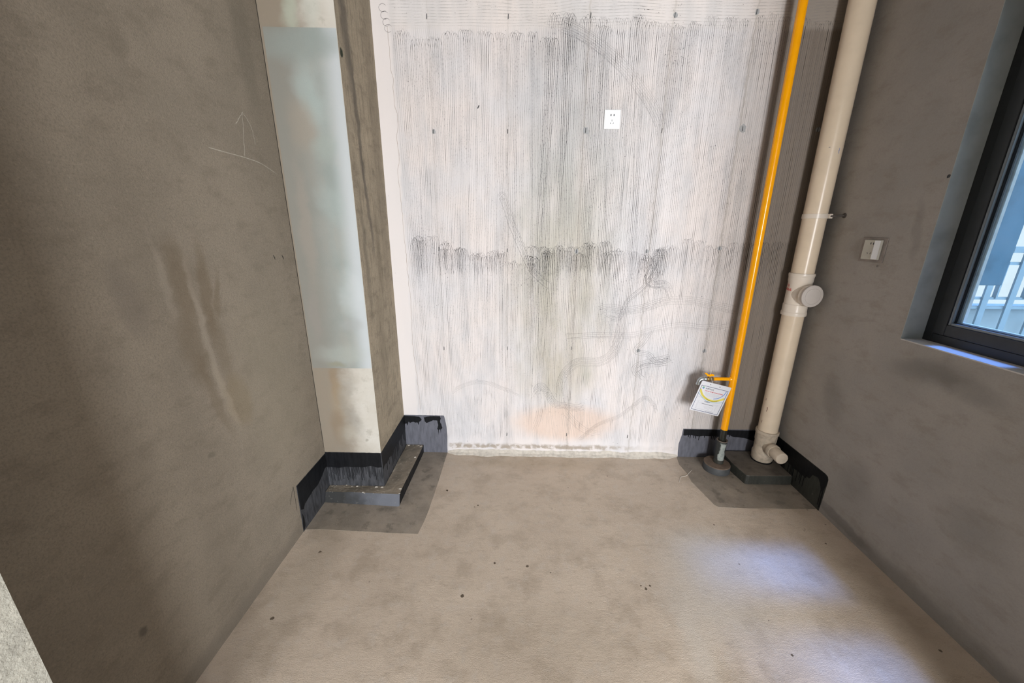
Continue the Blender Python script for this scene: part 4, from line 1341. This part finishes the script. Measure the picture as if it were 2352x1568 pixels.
bt = 0.013
printed('border', [rect(0.045, 0.135, 0.955, 0.135 + bt), rect(0.045, 0.955, 0.955, 0.955 + bt), rect(0.045, 0.135, 0.045 + bt, 0.965), rect(0.955 - bt, 0.135, 0.955, 0.965)], M_navy)
a1 = smooth_path([(0.06, 0.27), (0.20, 0.44), (0.42, 0.545), (0.68, 0.545), (0.94, 0.40)], 6)
printed('yellow_swoosh', strip(a1, 0.062), M_yel2)
a2 = smooth_path([(0.055, 0.40), (0.24, 0.53), (0.45, 0.61), (0.70, 0.60), (0.94, 0.53)], 6)
printed('teal_swoosh', strip(a2, 0.013), M_teal)
a3 = smooth_path([(0.60, 0.49), (0.75, 0.42), (0.86, 0.30), (0.90, 0.16)], 6)
printed('blue_swoosh', strip(a3, 0.018), M_blue)
printed('green_swoosh', strip(smooth_path([(0.35, 0.53), (0.55, 0.575), (0.75, 0.54)], 6), 0.010), M_green)
circ = lambda cx, cy, r_, a0, a1_, n_: [(cx + r_ * math.cos(a0 + (a1_ - a0) * i / n_), cy + r_ * math.sin(a0 + (a1_ - a0) * i / n_)) for i in range(n_ + 1)]
printed('logo_lower_half', [circ(0.135, 0.205, 0.036, 0, math.pi, 10)], M_blue)
printed('logo_upper_half', [circ(0.135, 0.203, 0.036, math.pi, 2 * math.pi, 10)], M_green)
printed('punch_hole', [circ(0.31, 0.062, 0.014, 0, 2 * math.pi - 0.5, 10)], M_blk)
printed('punch_hole', [circ(0.63, 0.070, 0.014, 0, 2 * math.pi - 0.5, 10)], M_blk)


def text_plane(name, body, u, v, size, mat, parent, to_mat, extrude=0.00015, bold=0.0, align='LEFT'):
    """convert a font text to a mesh lying in a plane given by matrix to_mat"""
    cu = bpy.data.curves.new('lettering', 'FONT')
    cu.body = body
    cu.size = size
    cu.extrude = extrude
    cu.offset = bold
    cu.align_x = align
    cu.resolution_u = 2
    ob = bpy.data.objects.new('lettering', cu)
    COL.objects.link(ob)
    bpy.context.view_layer.update()
    dg = bpy.context.evaluated_depsgraph_get()
    me = bpy.data.meshes.new_from_object(ob.evaluated_get(dg))
    bpy.data.objects.remove(ob)
    b_ = bmesh.new()
    b_.from_mesh(me)
    bpy.data.meshes.remove(me)
    bmesh.ops.transform(b_, matrix=to_mat, verts=b_.verts)
    return b_


def tag_text(name, body, u, v, size, mat, bold=0.0):
    org = Vector(tg(u, v)) + Vector((0, -0.0014, 0))
    X = ux
    Yv = (-uz).normalized()
    Z = X.cross(Yv)
    M = Matrix(((X.x, Yv.x, Z.x, org.x), (X.y, Yv.y, Z.y, org.y), (X.z, Yv.z, Z.z, org.z), (0, 0, 0, 1)))
    b_ = text_plane(name, body, u, v, size, mat, card, M, 0.00015, bold)
    return link(name, b_, mat, card)


tag_text('title_lettering', '\u5929\u7136\u6c14\u516c\u53f8', 0.21, 0.232, 0.0105, M_blk, 0.0001)
tag_text('heading_lettering', '\u5929\u7136\u6c14\u7528\u6237\u5ba4\u5185\u71c3\u6c14\u8bbe\u65bd\u5b89\u5168\u4f7f\u7528\u987b\u77e5', 0.215, 0.300, 0.0068, M_red, 0.0001)
tag_text('table_heading_lettering', '\u5b89\u5168\u63d0\u793a', 0.36, 0.645, 0.0085, M_blk, 0.0001)
rnd = random.Random(8)


def fine_lines(rows_):
    out_ = []
    for u0, v_, u1, h_ in rows_:
        u = u0
        while u < u1:
            w_ = rnd.uniform(0.008, 0.016)
            out_.append(rect(u, v_, min(u + w_, u1), v_ + h_))
            u += w_ + rnd.uniform(0.002, 0.006)
    return out_


printed('small_print', fine_lines([(0.22, 0.335, 0.72, 0.006), (0.25, 0.36, 0.74, 0.006), (0.26, 0.385, 0.74, 0.006), (0.28, 0.41, 0.70, 0.006), (0.34, 0.435, 0.62, 0.006),
                                   (0.07, 0.50, 0.19, 0.005), (0.07, 0.525, 0.21, 0.005), (0.64, 0.66, 0.86, 0.005), (0.66, 0.685, 0.84, 0.005),
                                   (0.20, 0.70, 0.36, 0.005), (0.40, 0.78, 0.72, 0.005), (0.42, 0.815, 0.70, 0.005), (0.45, 0.85, 0.62, 0.005), (0.50, 0.915, 0.80, 0.006)]), M_grey)['kind'] = 'stuff'
printed('table_lines', [rect(0.145, 0.63, 0.150, 0.90), rect(0.175, 0.63, 0.179, 0.90), rect(0.145, 0.90, 0.80, 0.905), rect(0.80, 0.70, 0.804, 0.88), rect(0.72, 0.78, 0.724, 0.88)], M_grey)
printed('thick_line', [rect(0.30, 0.705, 0.70, 0.716)], M_blk)
printed('footer', fine_lines([(0.52, 0.938, 0.80, 0.007)]), M_navy)
bm = bmesh.new()
tube(bm, [(1.163, 2.1505, 0.611), (1.162, 2.160, 0.628), (1.160, 2.170, 0.641), (1.160, 2.186, 0.645), (1.158, 2.18, 0.66), (1.156, 2.172, 0.69)], 0.0011, 8)
link('plastic_tie', bm, M_string, tag, smooth=True)

# ------------------------------------------------------------------ cream drain pipe
PX, PY, PR = 1.589, 2.205, 0.055
drain = thing('drain_pipe', 'thick cream plastic drain pipe standing in the right back corner', 'pipe', (PX, PY, 0.062))
bm = bmesh.new()
lathe(bm, (PX, PY, 0.262), (0, 0, 1), [(PR, 0), (PR, 0.80)], 48)
lathe(bm, (PX, PY, 1.240), (0, 0, 1), [(PR, 0), (PR, ZC - 1.241)], 48)
pipe = link('pipe', bm, M_pvc, drain, smooth=True)
# inspection tee
bm = bmesh.new()
lathe(bm, (PX, PY, 1.026), (0, 0, 1), [(0.0556, 0), (0.0625, 0.001), (0.0630, 0.010), (0.0625, 0.020), (0.0606, 0.0225), (0.0600, 0.026), (0.0600, 0.064), (0.0575, 0.067), (0.0575, 0.190), (0.0596, 0.194),
                                       (0.0600, 0.218), (0.0606, 0.222), (0.0622, 0.2245), (0.0626, 0.232), (0.0618, 0.240), (0.0556, 0.2415)], 56, 0, cap=False)
tee = link('inspection_tee', bm, M_pvc2, drain, smooth=True)
bd = Vector((0.06, -1, 0)).normalized()
TZ = 1.152
bm = bmesh.new()
lathe(bm, Vector((PX, PY, TZ)) + bd * 0.010, bd, [(0.054, 0), (0.054, 0.060), (0.0585, 0.066), (0.0585, 0.088)], 48, 0)
link('branch_socket', bm, M_pvc2, tee, smooth=True)
bm = bmesh.new()
lathe(bm, Vector((PX, PY, TZ)) + bd * 0.096, bd, [(0.060, 0), (0.0605, 0.002), (0.0600, 0.010), (0.0575, 0.0125), (0.0440, 0.0125), (0.0430, 0.0105), (0.0418, 0.0105), (0.0408, 0.0125), (0.0, 0.0128)], 56, 0, cap=False)
link('access_cap', bm, M_cap, tee, smooth=True)


def on_cyl(ang, z, r_, c=(PX, PY)):
    return (c[0] + r_ * math.cos(R(ang)), c[1] + r_ * math.sin(R(ang)), z)


def wrap_text(body, ang0, z, size, r_, mat, parent, name):
    b_ = text_plane(name, body, 0, 0, size, mat, parent, Matrix.Identity(4), 0.00012, 0.0003)
    for v in b_.verts:
        a = ang0 + math.degrees(v.co.x / r_)
        rr = r_ + 0.0004 + v.co.z
        v.co = Vector((PX + rr * math.cos(R(a)), PY + rr * math.sin(R(a)), z + v.co.y))
    return link(name, b_, mat, parent)


wrap_text('Y JL', -203, 1.192, 0.018, 0.0575, M_red, tee, 'red_lettering')
wrap_text('4066', -205, 1.168, 0.023, 0.0575, M_red, tee, 'red_lettering')
# base tee with plug
bm = bmesh.new()
lathe(bm, (PX, PY, 0.0640), (0, 0, 1), [(0.050, 0), (0.056, 0.004), (0.0600, 0.012), (0.0625, 0.055), (0.0610, 0.062), (0.0570, 0.068), (0.0570, 0.135), (0.0600, 0.142), (0.0610, 0.190), (0.0640, 0.194), (0.0645, 0.208), (0.0630, 0.214), (0.0556, 0.2155)], 56, 0, cap=False)
for v in bm.verts:
    v.co += Vector((mnoise.noise(v.co * 30), mnoise.noise(v.co * 30 + Vector((4, 0, 0))), 0)) * 0.0012
base = link('base_tee', bm, M_pvc3, drain, smooth=True)
b2 = Vector((0.0, -1, 0.0)).normalized()
bm = bmesh.new()
lathe(bm, Vector((PX, PY, 0.178)), b2, [(0.040, 0.0), (0.040, 0.072), (0.0425, 0.075), (0.0425, 0.096), (0.040, 0.100)], 40, 0)
link('side_neck', bm, M_pvc3, base, smooth=True)
bm = bmesh.new()
lathe(bm, Vector((PX, PY, 0.178)), b2, [(0.0365, 0.098), (0.0365, 0.168), (0.0345, 0.172), (0.0, 0.1725)], 40, 0, cap=False)
link('plug', bm, M_plug, base, smooth=True)
bm = bmesh.new()
lathe(bm, (PX, PY, 0.0622), (0, 0, 1), [(0.060, 0), (0.062, 0.002), (0.056, 0.007), (0.050, 0.008)], 40, 0)
link('sealant_ring', bm, M_black, base, smooth=True)
# pipe clamp
bm = bmesh.new()
lathe(bm, (PX, PY, 1.558), (0, 0, 1), [(0.0556, 0), (0.0580, 0.0005), (0.0580, 0.0235), (0.0556, 0.024)], 48, 0, cap=False)
box(bm, PX + 0.040, PX + 0.057, PY - 0.050, PY - 0.042, 1.5585, 1.5815)
clamp = link('pipe_clamp', bm, M_pvc2, drain, smooth=True)
bm = bmesh.new()
tube(bm, [(PX + 0.045, PY - 0.045, 1.570), (XR - 0.001, PY - 0.085, 1.572)], 0.0045, 12)
lathe(bm, (XR - 0.0005, PY - 0.085, 1.572), (-1, 0, 0), [(0.013, 0), (0.013, 0.002)], 16)
link('clamp_rod', bm, M_steel, clamp, smooth=True)
# small marks on the pipe
def cyl_patch(bm_, a0, a1, z0, z1, lean=0.0, r_=PR):
    n_ = 4
    A = [bm_.verts.new(on_cyl(a0 + (a1 - a0) * i / n_ + lean, z0, r_ + 0.0004)) for i in range(n_ + 1)]
    B = [bm_.verts.new(on_cyl(a0 + (a1 - a0) * i / n_, z1, r_ + 0.0004)) for i in range(n_ + 1)]
    for i in range(n_):
        bm_.faces.new((A[i], A[i + 1], B[i + 1], B[i]))


M_rb = simple('red_brown_stain', (0.09, 0.015, 0.01), 0.6)
for args in ((-174, -171, 0.485, 0.499), (-155, -151.5, 0.432, 0.447, 2), (-153.5, -150.5, 0.418, 0.432, -2), (-172, -169, 0.333, 0.349)):
    bm = bmesh.new()
    cyl_patch(bm, *args)
    link('red_brown_mark', bm, M_rb, pipe)
bm = bmesh.new()
cyl_patch(bm, -84, -81.5, 1.870, 1.885, 3)
cyl_patch(bm, -81.5, -79.5, 1.883, 1.897, 1)
link('blue_pen_mark', bm, M_blue, pipe)
bm = bmesh.new()
cyl_patch(bm, -131, -124, 1.899, 1.902, -1)
link('scratch', bm, M_film, pipe)

# ------------------------------------------------------------------ sockets
so1 = thing('wall_socket', 'white five-hole wall socket on the pale combed back wall', 'socket', (0.481, D, 2.06))
bm = boxes((0.438, 0.525, D - 0.0085, D - 0.0001, 2.0135, 2.1065))
link('plate', bm, M_white, so1, bevel=0.0035, seg=3)
bm = boxes((0.4435, 0.5195, D - 0.0095, D - 0.006, 2.020, 2.101))
face1 = link('plate_face', bm, M_white, so1, bevel=0.001)


def slot(u, v, w, h, ang, to3, nv, parent, mat=M_slot):
    b_ = bmesh.new()
    ca, sa = math.cos(R(ang)), math.sin(R(ang))
    ol_ = [(u + x * ca - y * sa, v + x * sa + y * ca) for x, y in ((-w / 2, -h / 2), (w / 2, -h / 2), (w / 2, h / 2), (-w / 2, h / 2))]
    prism(b_, ol_, to3, Vector(nv) * 0.0003)
    return link('slot', b_, mat, parent)


t1 = lambda u, v: (u, D - 0.0095, v)
for u, v, w, h, a in ((0.4735, 2.0795, 0.0052, 0.0085, 0), (0.4895, 2.0795, 0.0052, 0.0085, 0), (0.4805, 2.054, 0.0022, 0.0085, 0), (0.4735, 2.040, 0.0022, 0.0085, 28), (0.4880, 2.040, 0.0022, 0.0085, -28)):
    slot(u, v, w, h, a, t1, (0, -1, 0), face1)

so2 = thing('wall_socket', 'cream switched socket in a dusty clear cover on the grey right wall', 'socket', (XR, 1.90, 1.41))
bm = bmesh.new()
y0, y1, z0, z1 = 1.836, 1.968, 1.355, 1.467
box(bm, XR - 0.004, XR - 0.0001, y0, y1, z0, z1)
link('dusty_cover', bm, M_film, so2, bevel=0.0015)
bm = boxes((XR - 0.014, XR - 0.004, y0 + 0.018, y1 - 0.022, z0 + 0.011, z1 - 0.010))
pl2 = link('plate', bm, M_cream, so2, bevel=0.003, seg=3)
bm = bmesh.new()
prism(bm, [(1.886, 1.368), (1.854, 1.368), (1.854, 1.455), (1.886, 1.455)], lambda u, v: (XR - 0.0145, u, v), (-0.001, 0, 0))
bm.free()
bm = bmesh.new()
vs = [bm.verts.new(c_) for c_ in ((XR - 0.0140, 1.886, 1.369), (XR - 0.0195, 1.883, 1.369), (XR - 0.0145, 1.857, 1.369), (XR - 0.0140, 1.886, 1.454), (XR - 0.0195, 1.883, 1.454), (XR - 0.0145, 1.857, 1.454))]
for q in ((0, 1, 2), (5, 4, 3), (0, 3, 4, 1), (1, 4, 5, 2), (0, 2, 5, 3)):
    bm.faces.new([vs[i] for i in q])
bmesh.ops.recalc_face_normals(bm, faces=bm.faces)
link('rocker', bm, M_white, pl2)
t2 = lambda u, v: (XR - 0.0141, u, v)
for u, v, w, h, a in ((1.907, 1.440, 0.0045, 0.009, 0), (1.893, 1.440, 0.005, 0.010, 0), (1.9135, 1.395, 0.0022, 0.0085, -25), (1.898, 1.395, 0.0025, 0.0085, 25)):
    slot(u, v, w, h, a, t2, (-1, 0, 0), pl2)
# little pencilled ring under it
bm = bmesh.new()
ribbon(bm, [(1.858 + 0.0040 * math.cos(i * 0.5), 1.339 + 0.0040 * math.sin(i * 0.5)) for i in range(14)], 0.0011, lambda u, v: (XR - 0.0006, u, v))
link('pencil_ring', bm, M_dark_line, wall_right)

bm = bmesh.new()
prism(bm, [(1.664, 1.699), (1.654, 1.701), (1.653, 1.710), (1.660, 1.713), (1.666, 1.707)], lambda u, v: (XR + 0.0002, u, v), (-0.0008, 0, 0))
link('gouge', bm, M_tie, wall_right)
# pits in the floor
rnd = random.Random(4)
M_pit = simple('pit_dark', (0.15, 0.12, 0.09), 0.9, 0, 0.1)
for (x, y), r_ in zip([(-0.419, 1.914), (-0.103, 1.409), (0.049, 1.396), (0.155, 1.364), (0.564, 1.295), (0.546, 1.309), (0.586, 1.31), (-0.222, 1.793), (-0.229, 1.24), (-0.947, 1.45), (-0.973, 1.122), (1.043, 1.682), (1.542, 1.571), (1.583, 1.069), (1.018, 1.037), (-0.24, 1.779), (0.567, 2.082), (0.305, 1.96)],
                      [0.009, 0.007, 0.008, 0.004, 0.008, 0.005, 0.006, 0.006, 0.009, 0.009, 0.009, 0.005, 0.006, 0.007, 0.006, 0.004, 0.004, 0.004]):
    b_ = bmesh.new()
    prism(b_, [(x + r_ * rnd.uniform(0.55, 1.0) * math.cos(t * 0.7), y + r_ * rnd.uniform(0.55, 1.0) * math.sin(t * 0.7)) for t in range(9)], lambda u, v: (u, v, -0.0002), (0, 0, 0.0006))
    link('pit', b_, M_pit, floor)
# raised crack ridge beside the coated corner
bm = bmesh.new()
rp = smooth_path([(1.00, 2.035), (1.03, 2.085), (1.07, 2.10), (1.10, 2.13), (1.13, 2.16)], 5)
tube(bm, [(u, v, 0.001) for u, v in rp], [0.002 + 0.0025 * abs(mnoise.noise((i, 0, 0))) for i in range(len(rp))], 6)
link('screed_ridge', bm, M_mortar, floor)

for o in bpy.data.objects:
    if o.type == 'MESH' and o.parent is None and 'kind' not in o:
        o['kind'] = 'structure'
